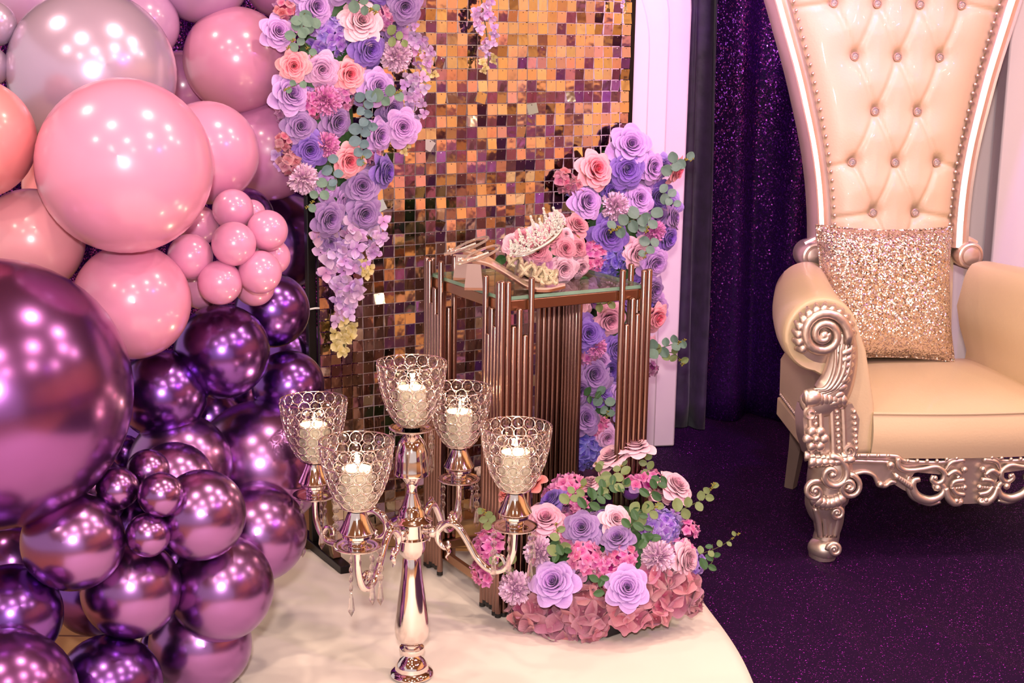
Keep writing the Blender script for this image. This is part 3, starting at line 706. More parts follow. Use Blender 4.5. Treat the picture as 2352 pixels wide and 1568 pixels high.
# ---- garland on the upper left of the backdrop
def surfL(px, py, b): return on_plane(px, py, NV * (PN - 0.075 - b), NV)
GL = thing('flower_garland', 'hanging garland of purple and peach roses on the left of the backdrop', 'flower garland')
mb = MB(); pth = [surfL(*q) + NV * .05 for q in ((800, -60, 0), (790, 60, 0), (765, 200, 0), (780, 340, 0), (775, 470, 0))]
mb.tube(smooth_path(pth, 5), lerp_list([.075, .085, .075, .06, .03], 21), 10, flat=.45, up=NV); build('moss_core', mb, M_GREEN, GL)
garland(GL, surfL, [
 (725, 15, 42, 'lav'), (640, 72, 38, 'orch'), (830, 48, 46, 'pale'), (848, 112, 42, 'violet'), (675, 152, 33, 'peach'), (740, 160, 36, 'lilacpink'), (804, 170, 36, 'peach'), (668, 215, 45, 'lav'),
 (870, 198, 38, 'lav'), (690, 290, 36, 'dusty'), (775, 280, 38, 'dusty'), (712, 345, 40, 'violet'), (802, 370, 37, 'peach'), (925, 292, 38, 'orch'), (885, 395, 38, 'violet', (.8, -.4, -.1)), (832, 428, 40, 'dusty'),
 (757, 502, 38, 'dusty'), (838, 492, 38, 'dusty'), (930, 15, 38, 'dusty'), (872, 312, 36, 'lav', (.6, -.6, .1)), (745, 425, 30, 'lav', None, -.02), (690, -25, 40, 'lav'), (790, -40, 44, 'dusty'), (880, -30, 40, 'violet'),
 (905, 60, 30, 'dusty', None, -.03), (900, 250, 30, 'dusty', None, -.03), (760, 555, 24, 'dusty', None, -.03)],
 [(765, 85, 50, 'hyd', 34, .26, False), (880, 38, 30, 'mauve', 16, .34, True), (672, 372, 28, 'rosy', 12, .42, False), (660, 20, 24, 'dpink', 10, .42, False), (655, 330, 20, 'rosy', 8, .45, False),
  (790, 230, 32, 'mauve', 16, .34, True), (735, 240, 34, 'blossom', 18, .32, True), (860, 355, 24, 'mauve', 10, .4, True)],
 [(918, 130, 34, 'pom'), (758, 228, 34, 'mag'), (757, 333, 30, 'mag'), (703, 412, 33, 'pom')],
 [([(725, 40), (695, 62), (662, 108)], 19, 'grey', 7, True), ([(700, 30), (690, 70), (715, 130)], 17, 'grey', 5, True), ([(842, 205), (835, 250), (850, 300)], 18, 'blue', 7, False), ([(832, 280), (828, 330), (835, 375)], 18, 'blue', 8, True),
  ([(862, 235), (890, 222), (918, 208)], 19, 'grey', 4, True), ([(752, 360), (765, 395), (775, 425)], 17, 'blue', 4, False), ([(760, 410), (740, 440), (705, 475)], 16, 'grey', 5, True),
  ([(795, -5), (830, 8), (862, 28)], 18, 'grey', 5, True), ([(700, 185), (680, 195), (655, 205)], 13, 'grey', 3, True), ([(890, 75), (910, 90), (935, 95)], 16, 'olive', 4, False)],
 lambda P: -NV + Vector((0, 0, .05)), 21)
rw = random.Random(77)
for pts, wd, n in (([(775, 520), (778, 600), (795, 690), (790, 800)], .055, 66), ([(850, 500), (848, 560), (840, 625)], .044, 30), ([(960, 170), (955, 240), (935, 345)], .036, 30), ([(935, 40), (965, 110), (985, 185)], .04, 28), ([(905, 10), (940, 60), (975, 120)], .03, 14)):
    wisteria(GL, [surfL(x, y, -.03) for x, y in pts], wd, FC['wist'], rw, n)
W5 = wisteria(None, [surfL(x, y, -.035) for x, y in ((1100, -40), (1112, 40), (1120, 100), (1122, 160))], .034, FC['wist'], rw, 30)
tag(W5, 'single lilac wisteria strand hanging at the top middle of the mirror tiles', 'flower strand')
W6 = wisteria(None, [surfL(x, y, -.035) for x, y in ((1432, -50), (1436, -10), (1438, 26))], .02, FC['wist'], rw, 12)
tag(W6, 'short wisteria tip at the top right corner of the mirror tiles', 'flower strand')

# ---- garland column at the right edge of the backdrop
RY = RAD(26); RNV = Vector((-math.sin(RY), math.cos(RY), 0)); RP = NV * 3.315 + U * 2.25
def surfR(px, py, b): return on_plane(px, py, RP - RNV * (0.06 + b), RNV)
GR = thing('flower_garland', 'column of purple, lilac and pink roses between backdrop and white arch', 'flower garland')
mb = MB(); pth = [surfR(*q) + RNV * .055 for q in ((1445, 350, 0), (1440, 480, 0), (1430, 620, 0), (1420, 800, 0), (1385, 960, 0), (1370, 1078, 0))]
mb.tube(smooth_path(pth, 5), lerp_list([.05, .09, .08, .06, .05, .04], 26), 10, flat=.45, up=RNV); build('moss_core', mb, M_GREEN, GR)
garland(GR, surfR, [
 (1450, 332, 44, 'lav', (.1, -1, .5)), (1370, 388, 42, 'peach'), (1440, 388, 42, 'violet'), (1500, 383, 33, 'lav'), (1348, 462, 40, 'lav'), (1408, 440, 32, 'deep', None, -.02), (1470, 455, 31, 'lav'), (1555, 392, 30, 'peach', (.9, -.5, 0)),
 (1515, 450, 32, 'deep', None, -.02), (1400, 540, 42, 'violet'), (1465, 582, 34, 'pale'), (1535, 545, 32, 'violet', (.7, -.6, 0)), (1505, 605, 34, 'lav', (.4, -.8, -.2)), (1548, 500, 26, 'dusty', (.8, -.5, 0)), (1502, 665, 30, 'dusty', (.6, -.7, 0)),
 (1510, 730, 30, 'peach', (.7, -.6, 0)), (1400, 737, 38, 'pink'), (1352, 765, 38, 'violet'), (1362, 860, 44, 'dusty'), (1332, 895, 32, 'dusty'), (1398, 850, 36, 'deep', None, -.015), (1345, 960, 34, 'dusty'), (1395, 1005, 26, 'lilacpink'),
 (1470, 520, 30, 'orch', None, -.03), (1430, 660, 34, 'dusty', None, -.03), (1495, 800, 26, 'pink', (.7, -.6, 0)), (1300, 890, 28, 'dusty', None, -.03), (1330, 700, 30, 'pale', None, -.04), (1390, 900, 28, 'violet', None, -.03),
 (1450, 760, 34, 'lav', None, -.03), (1450, 860, 34, 'violet', None, -.03), (1440, 940, 30, 'dusty', None, -.03), (1415, 800, 30, 'violet', None, -.01), (1400, 690, 28, 'mauve2', None, -.02), (1380, 830, 26, 'orch', None, -.01), (1425, 900, 28, 'lav', None, -.02)],
 [(1410, 608, 46, 'hydb', 30, .28, False), (1345, 1035, 44, 'hydb', 28, .30, False), (1305, 415, 26, 'rosy', 12, .42, False), (1372, 588, 36, 'blossom', 20, .32, True), (1382, 985, 28, 'blossom', 14, .36, True), (1320, 985, 26, 'mauve', 14, .36, True),
  (1355, 820, 28, 'mauve', 12, .4, True), (1480, 700, 26, 'hydb', 14, .36, False), (1330, 430, 22, 'rosy', 10, .42, False), (1500, 850, 18, 'mauve', 8, .42, True)],
 [(1420, 472, 31, 'pom'), (1512, 535, 24, 'mag'), (1375, 795, 25, 'mag')],
 [([(1480, 490), (1445, 510), (1405, 528)], 20, 'grey', 6, True), ([(1500, 480), (1492, 505), (1485, 530)], 18, 'grey', 4, True), ([(1540, 400), (1548, 372), (1588, 365)], 18, 'grey', 5, True), ([(1515, 440), (1535, 450), (1550, 475)], 16, 'grey', 5, False),
  ([(1500, 545), (1488, 565), (1480, 590)], 16, 'grey', 4, True), ([(1470, 810), (1530, 795), (1572, 780)], 17, 'grey', 8, True), ([(1500, 815), (1545, 810), (1568, 835)], 15, 'olive', 5, True), ([(1360, 690), (1385, 698), (1405, 690)], 17, 'olive', 4, True),
  ([(1370, 900), (1390, 925), (1395, 955)], 17, 'grey', 5, True), ([(1340, 905), (1355, 910), (1375, 915)], 14, 'green', 3, False)],
 lambda P: -RNV + Vector((0, 0, .08)), 33)
def rebase(root, P):
    P = Vector(P); root.location = P
    for c in root.children: c.matrix_basis = Matrix.Translation(-P) @ c.matrix_basis
rebase(GL, surfL(770, 520, 0)); rebase(GR, Vector((surfR(1370, 1075, 0).x, surfR(1370, 1075, 0).y, 0.02)))

# ------------------------------------------------------------------ bronze tube side table
M_BRONZE = mat('rose_bronze_steel', (158, 124, 114), 0.24, metal=1.0, var=0.10, scale=2)
M_BRONZE2 = mat('brushed_bronze_steel', (178, 138, 110), 0.30, metal=1.0, var=0.10, scale=3)
M_CAP = mat('dark_rubber_cap', (30, 24, 22), 0.6)
TU0, TU1, TN0, TN1 = 1.5365, 1.936, 2.708, 3.084       # outer tube axes in the (U, NV) frame
TM = Matrix.Translation(U * TU0 + NV * TN0 + Vector((0, 0, 0.0125))) @ Matrix.Rotation(YAW, 4, 'Z')
TB = thing('side_table', 'tall square side table of bronze metal tubes with a glass top', 'side table', TM)
TW, TD = TU1 - TU0, TN1 - TN0
TR = 0.0073
_tube = {}
def tube_me(h):
    k = round(h, 3)
    if k not in _tube:
        mb = MB(); mb.lathe([(0, 0), (TR * .9, 0), (TR, .002), (TR, k - .004), (TR * .85, k - .0015), (TR * .5, k), (0, k)], 14); _tube[k] = mb.mesh('tube', M_BRONZE, True, 40)
    return _tube[k]
mb = MB(); mb.lathe([(0, 0), (TR * 1.05, 0), (TR * 1.05, .009), (0, .009)], 14); cap_me = mb.mesh('rubber_cap', M_CAP, True, 40)
HT = [0.799, 0.797, 0.694, 0.733, 0.671, 0.802]
def table_tube(x, y, h, z0=0.0):
    o = obj('tube', tube_me(h - z0 - 0.008), TB, Matrix.Translation((x, y, z0 + 0.008)))
    obj('rubber_cap', cap_me, o, Matrix.Translation((0, 0, -0.008)))
pit = 0.0152
for cx, cy, sx, sy in ((0, 0, 1, 1), (TW, 0, -1, 1), (0, TD, 1, -1), (TW, TD, -1, -1)):
    table_tube(cx, cy, HT[0])
    for k in range(1, 6):
        table_tube(cx + sx * pit * k, cy, HT[k], 0.0 if k in (1, 5) else 0.012)
        table_tube(cx, cy + sy * pit * k, HT[k] - 0.002, 0.0 if k in (1, 5) else 0.012)
def flatbar(name, c, size, m=M_BRONZE2): mb = MB(); mb.box((0, 0, 0), size, bev=.0015); return build(name, mb, m, TB, Matrix.Translation(c), smooth=False)
gi = TR + 0.001
for z, hh in ((0.738, 0.024), (0.052, 0.022)):
    flatbar('rail', (TW / 2, gi + .006, z), (TW - .02, .012, hh)); flatbar('rail', (TW / 2, TD - gi - .006, z), (TW - .02, .012, hh))
    flatbar('rail', (gi + .006, TD / 2, z), (.012, TD - .045, hh)); flatbar('rail', (TW - gi - .006, TD / 2, z), (.012, TD - .045, hh))
m, t, p = new_mat('greenish_clear_glass'); setp(p, color=(0.86, 0.95, 0.91, 1), rough=0.02, trans=1.0, ior=1.5)
_tr = t.nodes.new('ShaderNodeBsdfTransparent'); _tr.inputs[0].default_value = (.90, .97, .94, 1); _mx = t.nodes.new('ShaderNodeMixShader'); _mx.inputs[0].default_value = 0.45
t.links.new(_tr.outputs[0], _mx.inputs[1]); t.links.new(p.outputs[0], _mx.inputs[2]); t.links.new(_mx.outputs[0], t.nodes['Material Output'].inputs['Surface']); M_TGLASS = m
mb = MB(); mb.box((0, 0, 0), (TW - 2 * gi, TD - 2 * gi, 0.008)); mb.m = [0, 0, 1, 1, 1, 1]
_v = mb.v; mb.m = [1 if abs(_v[f[0]][2] - _v[f[2]][2]) > .001 else 0 for f in mb.f]
build('glass_top', mb, [M_TGLASS, mat('green_glass_edge', (146, 186, 164), 0.12, trans=0.35, var=0.25, scale=30)], TB, Matrix.Translation((TW / 2, TD / 2, 0.7555)), smooth=False)
GZ = 0.7555 + 0.004 + 0.0125 + 0.0006       # world height of the table surface
# tan board under the glass
mb = MB(); mb.box((0, 0, 0), (TW - .034, TD - .034, .004)); build('under_board', mb, mat('bronze_tinted_board', (188, 140, 104), 0.25, metal=0.6), TB, Matrix.Translation((TW / 2, TD / 2, 0.745)), smooth=False)

# ------------------------------------------------------------------ rose bouquet on the table
BQ = thing('rose_bouquet', 'domed bouquet of pink foam roses on the glass table top', 'bouquet')
BQB = on_z(1262, 640, GZ); EC = BQB + U * 0.0 + NV * 0.03 + Vector((0, 0, 0.055)); ER = Vector((0.098, 0.075, 0.080))
def on_ellipsoid(px, py, EC, ER, yaw):
    o = Vector(C0) - EC; d = Vector(ray(px, py)); Rz = Matrix.Rotation(-yaw, 3, 'Z'); o = Rz @ o; d = Rz @ d
    o = Vector((o.x / ER.x, o.y / ER.y, o.z / ER.z)); d = Vector((d.x / ER.x, d.y / ER.y, d.z / ER.z))
    a = d.dot(d); b = 2 * o.dot(d); c = o.dot(o) - 1; D = b * b - 4 * a * c
    tt = (-b - math.sqrt(D)) / (2 * a) if D > 0 else -b / (2 * a)
    q = o + d * tt; nrm = Vector((q.x / ER.x, q.y / ER.y, q.z / ER.z)).normalized()
    P = Vector((q.x * ER.x, q.y * ER.y, q.z * ER.z)); Rb = Matrix.Rotation(yaw, 3, 'Z')
    return EC + Rb @ P, Rb @ nrm
rb_ = random.Random(4)
for px, py, r, c in ((1235, 577, 34, 'dpink'), (1266, 537, 29, 'dpink'), (1299, 570, 28, 'dpink'), (1329, 567, 24, 'dpink'), (1326, 516, 32, 'dpink'), (1176, 560, 29, 'pale'), (1240, 617, 27, 'mauve'), (1295, 620, 36, 'pale'),
                     (1335, 620, 28, 'pale'), (1205, 602, 30, 'pale'), (1300, 538, 20, 'pale'), (1230, 535, 24, 'pale'), (1200, 545, 24, 'dpink'), (1280, 500, 22, 'pale')):
    P, nrm = on_ellipsoid(px, py, EC, ER, YAW); d = (nrm * .6 + (CAMV - P).normalized() * .55).normalized(); rr = r * float((RC @ (np.array(P) - C0))[2]) / FPX
    if P.z - rr * .75 < GZ: P.z = GZ + rr * .75
    o = rose(BQ, P, d, rr * 1.12, FC[c], False, rb_, outer=5); o['label'] = (RNAME.get(c, 'mauve')) + ' foam rose'
mb = MB(); mb.sphere((0, 0, 0), (ER.x * .8, ER.y * .8, ER.z * .8), 16, 10); build('foam_core', mb, M_GREEN, BQ, Matrix.Translation(EC) @ Matrix.Rotation(YAW, 4, 'Z'))
for px, py, s in ((1160, 592, .035), (1350, 640, .03)):
    P, nrm = on_ellipsoid(px, py, EC, ER, YAW); obj('leaf', LEAFS['green'], BQ, frame(P, -NV + Vector((0, 0, .4)), 1.9, s))
rebase(BQ, Vector((EC.x, EC.y, GZ)))

# ------------------------------------------------------------------ tiara
M_SILVER = mat('bright_silver', (240, 226, 216), 0.12, metal=1.0)
M_RHINE = mat('rhinestone', (255, 246, 240), 0.18, metal=0.35, var=0.1, scale=90)
def gem_mesh(n=6):
    mb = MB(); mb.lathe([(0.0, -.6), (1.0, 0.0), (.62, .45), (0.0, .48)], n); return mb.mesh('crystal', M_RHINE, False, None)
tc = on_z(1236, 560, GZ + 0.085)
A = at_depth(1186, 588, 3.24); Bp = at_depth(1288, 522, 3.30); mid = (A + Bp) / 2
ex = (Bp - A).normalized(); half = (Bp - A).length / 2
ez = (Vector((0, 0, 1)) - ex * ex.z + (CAMV - mid).normalized() * .25); ez = (ez - ex * ez.dot(ex)).normalized(); ey = ez.cross(ex)
TI = thing('tiara', 'sparkling rhinestone tiara leaning on the rose bouquet', 'tiara', Matrix.Translation(mid) @ Matrix((ex, ey, ez)).transposed().to_4x4())
RR = half * 1.05
def tpos(a, h):        # a: -1..1 along the band, h: height; the band bows towards the viewer (-y)
    th = a * 1.35; return Vector((RR * math.sin(th) / math.sin(1.35), -RR * .55 * (math.cos(th) - .3) + h * .08, h))
mb = MB(); path = [tpos(-1 + 2 * i / 40, 0.0) for i in range(41)]
mb.tube(path, .0022, 6); mb.tube([p + Vector((0, 0, .011)) for p in path], .0018, 6); build('band', mb, M_SILVER, TI)
rg = random.Random(9)
def gems(mb, p, s): mb.sphere(p, s, 6, 4)
g = MB()
for i in range(60):
    a = -1 + 2 * i / 59; gems(g, tpos(a, .0055) + Vector((0, -.002, 0)), .0030)
o = build('band_crystals', g, M_RHINE, TI, smooth=False); tag(o, kind='stuff')
for k in range(11):
    a = -0.92 + 1.84 * k / 10; hgt = (.026 + .056 * (1 - abs(a) ** 1.3)) * (1.0 if k % 2 == 0 else .72)
    mb = MB(); base = tpos(a, .010); top = tpos(a * 1.06, .010 + hgt); wv = .018
    for s_ in (-1, 1):
        e = tpos(a + s_ * .085, .010); mb.tube([e, e.lerp(top, .5) + Vector((s_ * .001, 0, 0)), top], .0012, 5)
    for q in range(64):
        t_ = rg.random() ** 1.3; sp = (1 - t_) * wv; p = base.lerp(top, t_) + ex.to_3d() * 0 + Vector((rg.uniform(-sp, sp), rg.uniform(-.002, .001), 0)); gems(mb, p, rg.uniform(.0014, .0027))
    gems(mb, top, .0036)
    build('spike', mb, M_RHINE, TI, smooth=False)

# ------------------------------------------------------------------ clear heeled sandals on the table
m, t, p = new_mat('clear_champagne_vinyl'); setp(p, color=rgba((250, 226, 212)), rough=0.08, trans=0.75, ior=1.4); M_VINYL = m
M_SOLE = mat('champagne_metallic_sole', (216, 176, 164), 0.15, metal=0.95)
M_INSOLE = mat('nude_glossy_insole', (236, 200, 182), 0.2, coat=0.6, metal=0.25)
M_MESHSTRAP = mat('gold_mesh_strap', (238, 222, 192), 0.3, metal=0.8, bump=0.8, bscale=600)
def sandal(M, label):
    s = thing('sandal', label, 'shoe', M, 'pair of clear heeled sandals')
    # x: heel (0) to toe (0.235); z up; y across
    spine = [(0, .066), (.03, .068), (.06, .062), (.09, .046), (.12, .028), (.145, .014), (.17, .008), (.20, .008), (.235, .013)]
    wid = [.014, .024, .024, .021, .021, .028, .034, .032, .010]
    P = smooth_path([(x, 0, z) for x, z in spine], 5); Wd = lerp_list(wid, len(P))
    def ribbon(z0, z1, k):
        mb = MB(); n = len(P); vs = []; fs = []
        for p_, w_ in zip(P, Wd):
            for y, z in ((-w_ * k, z0), (w_ * k, z0), (w_ * k, z1), (-w_ * k, z1)): vs.append((p_.x, y, p_.z + z))
        for i in range(n - 1):
            for j in range(4): fs.append((i * 4 + j, i * 4 + (j + 1) % 4, i * 4 + 4 + (j + 1) % 4, i * 4 + 4 + j))
        fs += [(3, 2, 1, 0), tuple((n - 1) * 4 + j for j in range(4))]; mb.add(vs, fs); return mb
    build('sole', ribbon(-.006, 0.0, 1.0), M_SOLE, s, angle=50); build('insole', ribbon(0.0, .003, .94), M_INSOLE, s, angle=50)
    mb = MB(); hb, ht = .022, .017
    vs = []
    for z, a, b_ in ((0.0, .017, .021), (.006, .017, .021), (.060, .013, .015)): vs += [(.028 - b_, -a, z), (.028 + b_, -a, z), (.028 + b_, a, z), (.028 - b_, a, z)]
    fs = [(3, 2, 1, 0), (8, 9, 10, 11)] + [(k * 4 + j, k * 4 + (j + 1) % 4, k * 4 + 4 + (j + 1) % 4, k * 4 + 4 + j) for k in range(2) for j in range(4)]
    mb.add(vs, fs); build('heel', mb, M_SOLE, s, smooth=False)
    mb = MB(); q = [(.165 + .012 * math.cos(a), .034 * math.cos(a), .010 + .034 * math.sin(a)) for a in [PI * i / 20 for i in range(21)]]
    mb.tube(q, .010, 8, flat=.12, up=(1, 0, .2)); build('toe_strap', mb, M_VINYL, s)
    for sg in (0, 1, 2):
        mb = MB(); kp = []
        for i in range(60):
            a = 2 * PI * i / 60; kp.append((.150 + .024 * sg + .017 * math.cos(2 * a + sg) , .030 * math.cos(3 * a + sg) * .55 - .006, .046 - .007 * sg + .012 * math.sin(3 * a + sg * 2)))
        mb.tube(kp, .0048, 7, closed=True); build('crystal_knot', mb, M_MESHSTRAP, s)
    # ankle strap loop with rhinestone buckle end
    mb = MB(); lp = []
    for i in range(40):
        a = 2 * PI * i / 40; lp.append((.045 + .040 * math.cos(a), .026 * math.sin(a), .082 + .016 * math.cos(a) + .006 * math.sin(a)))
    mb.tube(lp, .0032, 8, closed=True); build('ankle_strap', mb, M_VINYL, s)
    mb = MB(); mb.tube([(.060, -.026, .088), (.035, -.030, .077), (.008, -.030, .066), (-.012, -.028, .061)], .0036, 8); build('strap_end', mb, M_VINYL, s)
    mb = MB()
    for i in range(14): mb.sphere((.06 - .045 * i / 13, -.0315 - .001 * math.sin(i), .089 - .018 * i / 13), .0022, 6, 4)
    for i in range(10): mb.sphere((.002 - .01 * math.sin(i), -.016 + .004 * i, .067), .0022, 6, 4)
    o = build('rhinestones', mb, M_RHINE, s, smooth=False); tag(o, kind='stuff')
    return s
h0, t0 = on_z(1082, 664, GZ), on_z(1298, 668, GZ)
def shoe_frame(h, t_):
    e = (t_ - h); sc_ = e.length / .235; e.z = 0; e.normalize(); y = Vector((0, 0, 1)).cross(e)
    return Matrix.Translation(Vector((h.x, h.y, GZ + .0005))) @ Matrix((e, y, Vector((0, 0, 1)))).transposed().to_4x4() @ Matrix.Scale(sc_, 4)
sandal(shoe_frame(h0 - (t0 - h0) * .10, t0), 'clear heeled sandal nearer the table front with ankle strap raised')
h1, t1 = on_z(1046, 641, GZ), on_z(1268, 650, GZ)
sandal(shoe_frame(h1 - (t1 - h1) * .04, t1), 'clear heeled sandal lying behind the other one, toe beneath the bouquet')

# ------------------------------------------------------------------ floor flower arrangement
FA = thing('flower_arrangement', 'mound of pink, lilac and dusky flowers in a black tray on the floor', 'flower arrangement')
FCN = Vector((0.252, 3.20, 0.105)); FER = Vector((0.262, 0.232, 0.205)); FYAW = RAD(12)
def surfF(px, py, b):
    if px < 1200: return on_plane(px, py, (0, 3.03 - b + (1200 - px) * .0002, 0), (0, 1, 0))
    P, nrm = on_ellipsoid(px, py, FCN, FER, FYAW); P = P + nrm * b
    if P.z < 0.035: P.z = 0.035
    return P
def baseF(P):
    q = Matrix.Rotation(-FYAW, 3, 'Z') @ (P - FCN); nrm = Matrix.Rotation(FYAW, 3, 'Z') @ Vector((q.x / FER.x ** 2, q.y / FER.y ** 2, q.z / FER.z ** 2)).normalized()
    return (nrm + (CAMV - P).normalized() * .5 + Vector((0, 0, .2))).normalized()
mb = MB(); mb.sphere((0, 0, 0), (FER.x * .70, FER.y * .70, FER.z * .72), 18, 12); build('foam_core', mb, M_GREEN, FA, Matrix.Translation(FCN) @ Matrix.Rotation(FYAW, 4, 'Z'))
garland(FA, surfF, [
 (1405, 1065, 42, 'pale', (-.1, -.3, 1), .02), (1452, 1040, 42, 'pale', (.25, -.2, 1), .02), (1550, 1122, 42, 'pale', (.4, -.3, .8)), (1256, 1195, 42, 'pink'), (1335, 1210, 38, 'dusty'), (1415, 1190, 33, 'pale'), (1418, 1235, 35, 'dusty'),
 (1280, 1335, 50, 'lav', None, .02), (1436, 1345, 46, 'lav', (.25, -.7, .35), .03), (1264, 1150, 38, 'violet'), (1577, 1285, 40, 'pale', (.6, -.7, .1)), (1215, 1112, 34, 'coral', (-.3, -.2, .8)), (1165, 1130, 22, 'coral', (-.6, -.4, .5))],
 [(1525, 1200, 46, 'hyd', 30, .28, False), (1600, 1292, 28, 'hyd', 14, .36, False),
  (1300, 1100, 40, 'blossom', 18, .34, True), (1325, 1145, 24, 'blossom', 10, .42, True), (1112, 1245, 38, 'blossom', 18, .36, True), (1100, 1310, 32, 'blossom', 14, .38, True), (1345, 1270, 38, 'blossom', 16, .36, True), (1425, 1275, 34, 'blossom', 16, .36, True),
  (1395, 1310, 30, 'blossom', 12, .4, True), (1592, 1208, 22, 'blossom', 8, .45, True), (1570, 1255, 24, 'blossom', 8, .42, True), (1490, 1085, 26, 'blossom', 9, .42, True),
  (1195, 1412, 44, 'rosy', 9, .62, False), (1262, 1432, 56, 'rosy', 9, .66, False), (1305, 1462, 46, 'rosy', 8, .70, False), (1352, 1395, 48, 'rosy', 9, .66, False), (1462, 1395, 48, 'rosy', 9, .66, False), (1562, 1352, 46, 'rosy', 9, .66, False),
  (1515, 1335, 38, 'rosy', 8, .66, False), (1598, 1378, 30, 'rosy', 7, .70, False), (1505, 1408, 34, 'rosy', 7, .70, False), (1225, 1385, 38, 'rosy', 8, .66, False), (1345, 1440, 40, 'rosy', 8, .68, False), (1255, 1475, 34, 'rosy', 6, .75, False)],
 [(1505, 1275, 35, 'pom'), (1175, 1345, 36, 'pom'), (1237, 1265, 33, 'pom')],
 [([(1400, 1150), (1385, 1125), (1372, 1095)], 17, 'olive', 6, True), ([(1430, 1150), (1428, 1120), (1420, 1090)], 17, 'olive', 6, True), ([(1440, 1190), (1480, 1195), (1500, 1180)], 19, 'olive', 6, True), ([(1490, 1110), (1480, 1090), (1475, 1070)], 15, 'olive', 5, True),
  ([(1540, 1190), (1570, 1180), (1600, 1165), (1615, 1140)], 17, 'olive', 8, True), ([(1290, 1280), (1295, 1255), (1290, 1220)], 18, 'olive', 4, True), ([(1470, 1240), (1480, 1255), (1490, 1225)], 19, 'green', 5, False), ([(1270, 1260), (1300, 1280), (1310, 1265)], 18, 'green', 4, False),
  ([(1200, 1310), (1160, 1290), (1130, 1300)], 17, 'olive', 4, False), ([(1390, 1360), (1375, 1335), (1385, 1320)], 18, 'green', 4, False), ([(1130, 1210), (1120, 1190), (1110, 1170)], 14, 'olive', 5, True), ([(1600, 1310), (1615, 1290), (1610, 1260)], 16, 'green', 5, False), ([(1345, 1185), (1370, 1165), (1395, 1160)], 17, 'green', 6, False), ([(1440, 1225), (1460, 1205), (1470, 1180)], 17, 'green', 6, False), ([(1360, 1165), (1400, 1140), (1440, 1140)], 18, 'green', 7, False),
  ([(1480, 1160), (1500, 1140), (1510, 1120)], 17, 'green', 6, False), ([(1310, 1175), (1325, 1155), (1350, 1140)], 16, 'olive', 5, True)],
 baseF, 55, .45, 52, ('dusty', 'blossom', 'pale', 'rosy', 'mauve', 'blossom'))
# long outlying sprig and the stem of the lifted blossom
S0 = surfF(1600, 1275, 0); sprig(FA, [S0, S0 + Vector((.05, -.02, .03)), S0 + Vector((.088, -.03, .065))], .011, 'olive', 5, random.Random(2), True)
TRY = RAD(38); tf = on_z(1372, 1474, 0.0)
mb = MB(); mb.box((0, 0, 0.0), (.25, .23, .045), bev=.003)
tcn = Vector((FCN.x, FCN.y, 0)) + Vector((.0, -.03, 0))
build('tray', mb, mat('black_plastic_tray', (26, 22, 26), 0.4), FA, Matrix.Translation(Vector((tcn.x, tcn.y, .035))) @ Matrix.Rotation(TRY, 4, 'Z'), smooth=False)
rebase(FA, Vector((FCN.x, FCN.y, 0.0095)))

# ------------------------------------------------------------------ silver candelabra
M_CHROME = mat('polished_silver', (236, 224, 220), 0.07, metal=1.0, var=0.03)
m, t, p = new_mat('cut_crystal'); setp(p, color=(1, 0.96, 0.95, 1), rough=0.02, trans=1.0, ior=1.55); M_CRYS = m
_g = p; _tr = t.nodes.new('ShaderNodeBsdfTransparent'); _mx = t.nodes.new('ShaderNodeMixShader'); _mx.inputs[0].default_value = 0.5
t.links.new(_tr.outputs[0], _mx.inputs[1]); t.links.new(_g.outputs[0], _mx.inputs[2]); t.links.new(_mx.outputs[0], t.nodes['Material Output'].inputs['Surface'])
CB = Vector((-0.203, 2.805, 0.0125)); CANG = RAD(-22.7); RHO = 0.232
CD = thing('candelabra', 'tall silver five-cup candelabra with crystal drops on the ivory cloth', 'candelabra', Matrix.Translation(CB))
prof = [(0, 0), (.046, 0), (.047, .003), (.044, .009), (.036, .013), (.0345, .020), (.034, .024), (.025, .036), (.018, .043), (.017, .047), (.026, .050), (.0275, .056), (.026, .062), (.018, .065), (.0185, .070), (.026, .074), (.034, .086), (.0365, .102),
        (.0355, .122), (.032, .150), (.0275, .185), (.0225, .222), (.019, .258), (.0165, .266)]
mb = MB(); mb.lathe(prof, 36); build('lower_column', mb, M_CHROME, CD)
prof = [(.0165, .262), (.019, .266), (.026, .274), (.0300, .288), (.0285, .302), (.0295, .306), (.038, .307), (.0385, .309), (.030, .311), (.0300, .341), (.042, .3435), (.044, .346), (.041, .349), (.034, .352), (.028, .360), (.0275, .368), (.022, .374), (.020, .381), (.0125, .402),
        (.0105, .415), (.0130, .421), (.0128, .426), (.0175, .432), (.021, .439), (.0375, .4455), (.038, .449), (.0365, .456), (.0355, .475), (.033, .495), (.027, .514), (.0175, .527), (.0125, .531), (.0150, .535), (.0110, .540), (.016, .543)]
mb = MB(); mb.lathe(prof, 36); build('upper_column', mb, M_CHROME, CD)
def pan_mesh():
    mb = MB(); mb.lathe([(.0, -.002), (.016, -.002), (.026, -.0045), (.034, -.0035), (.046, .0005), (.0475, .003), (.046, .004), (.034, .0005), (.027, -.0005), (.017, .002), (.0, .002)], 36); return mb.mesh('drip_pan', M_CHROME, True, 60)
PAN = pan_mesh()
mb = MB(); mb.lathe([(.0, .0), (.0185, .0), (.0185, .014), (.022, .016), (.0285, .019), (.0285, .024), (.033, .027), (.0345, .031), (.031, .037), (.024, .052), (.0185, .066), (.0175, .071), (.0, .071)], 32); HOLD = mb.mesh('cup_holder', M_CHROME, True, 50)
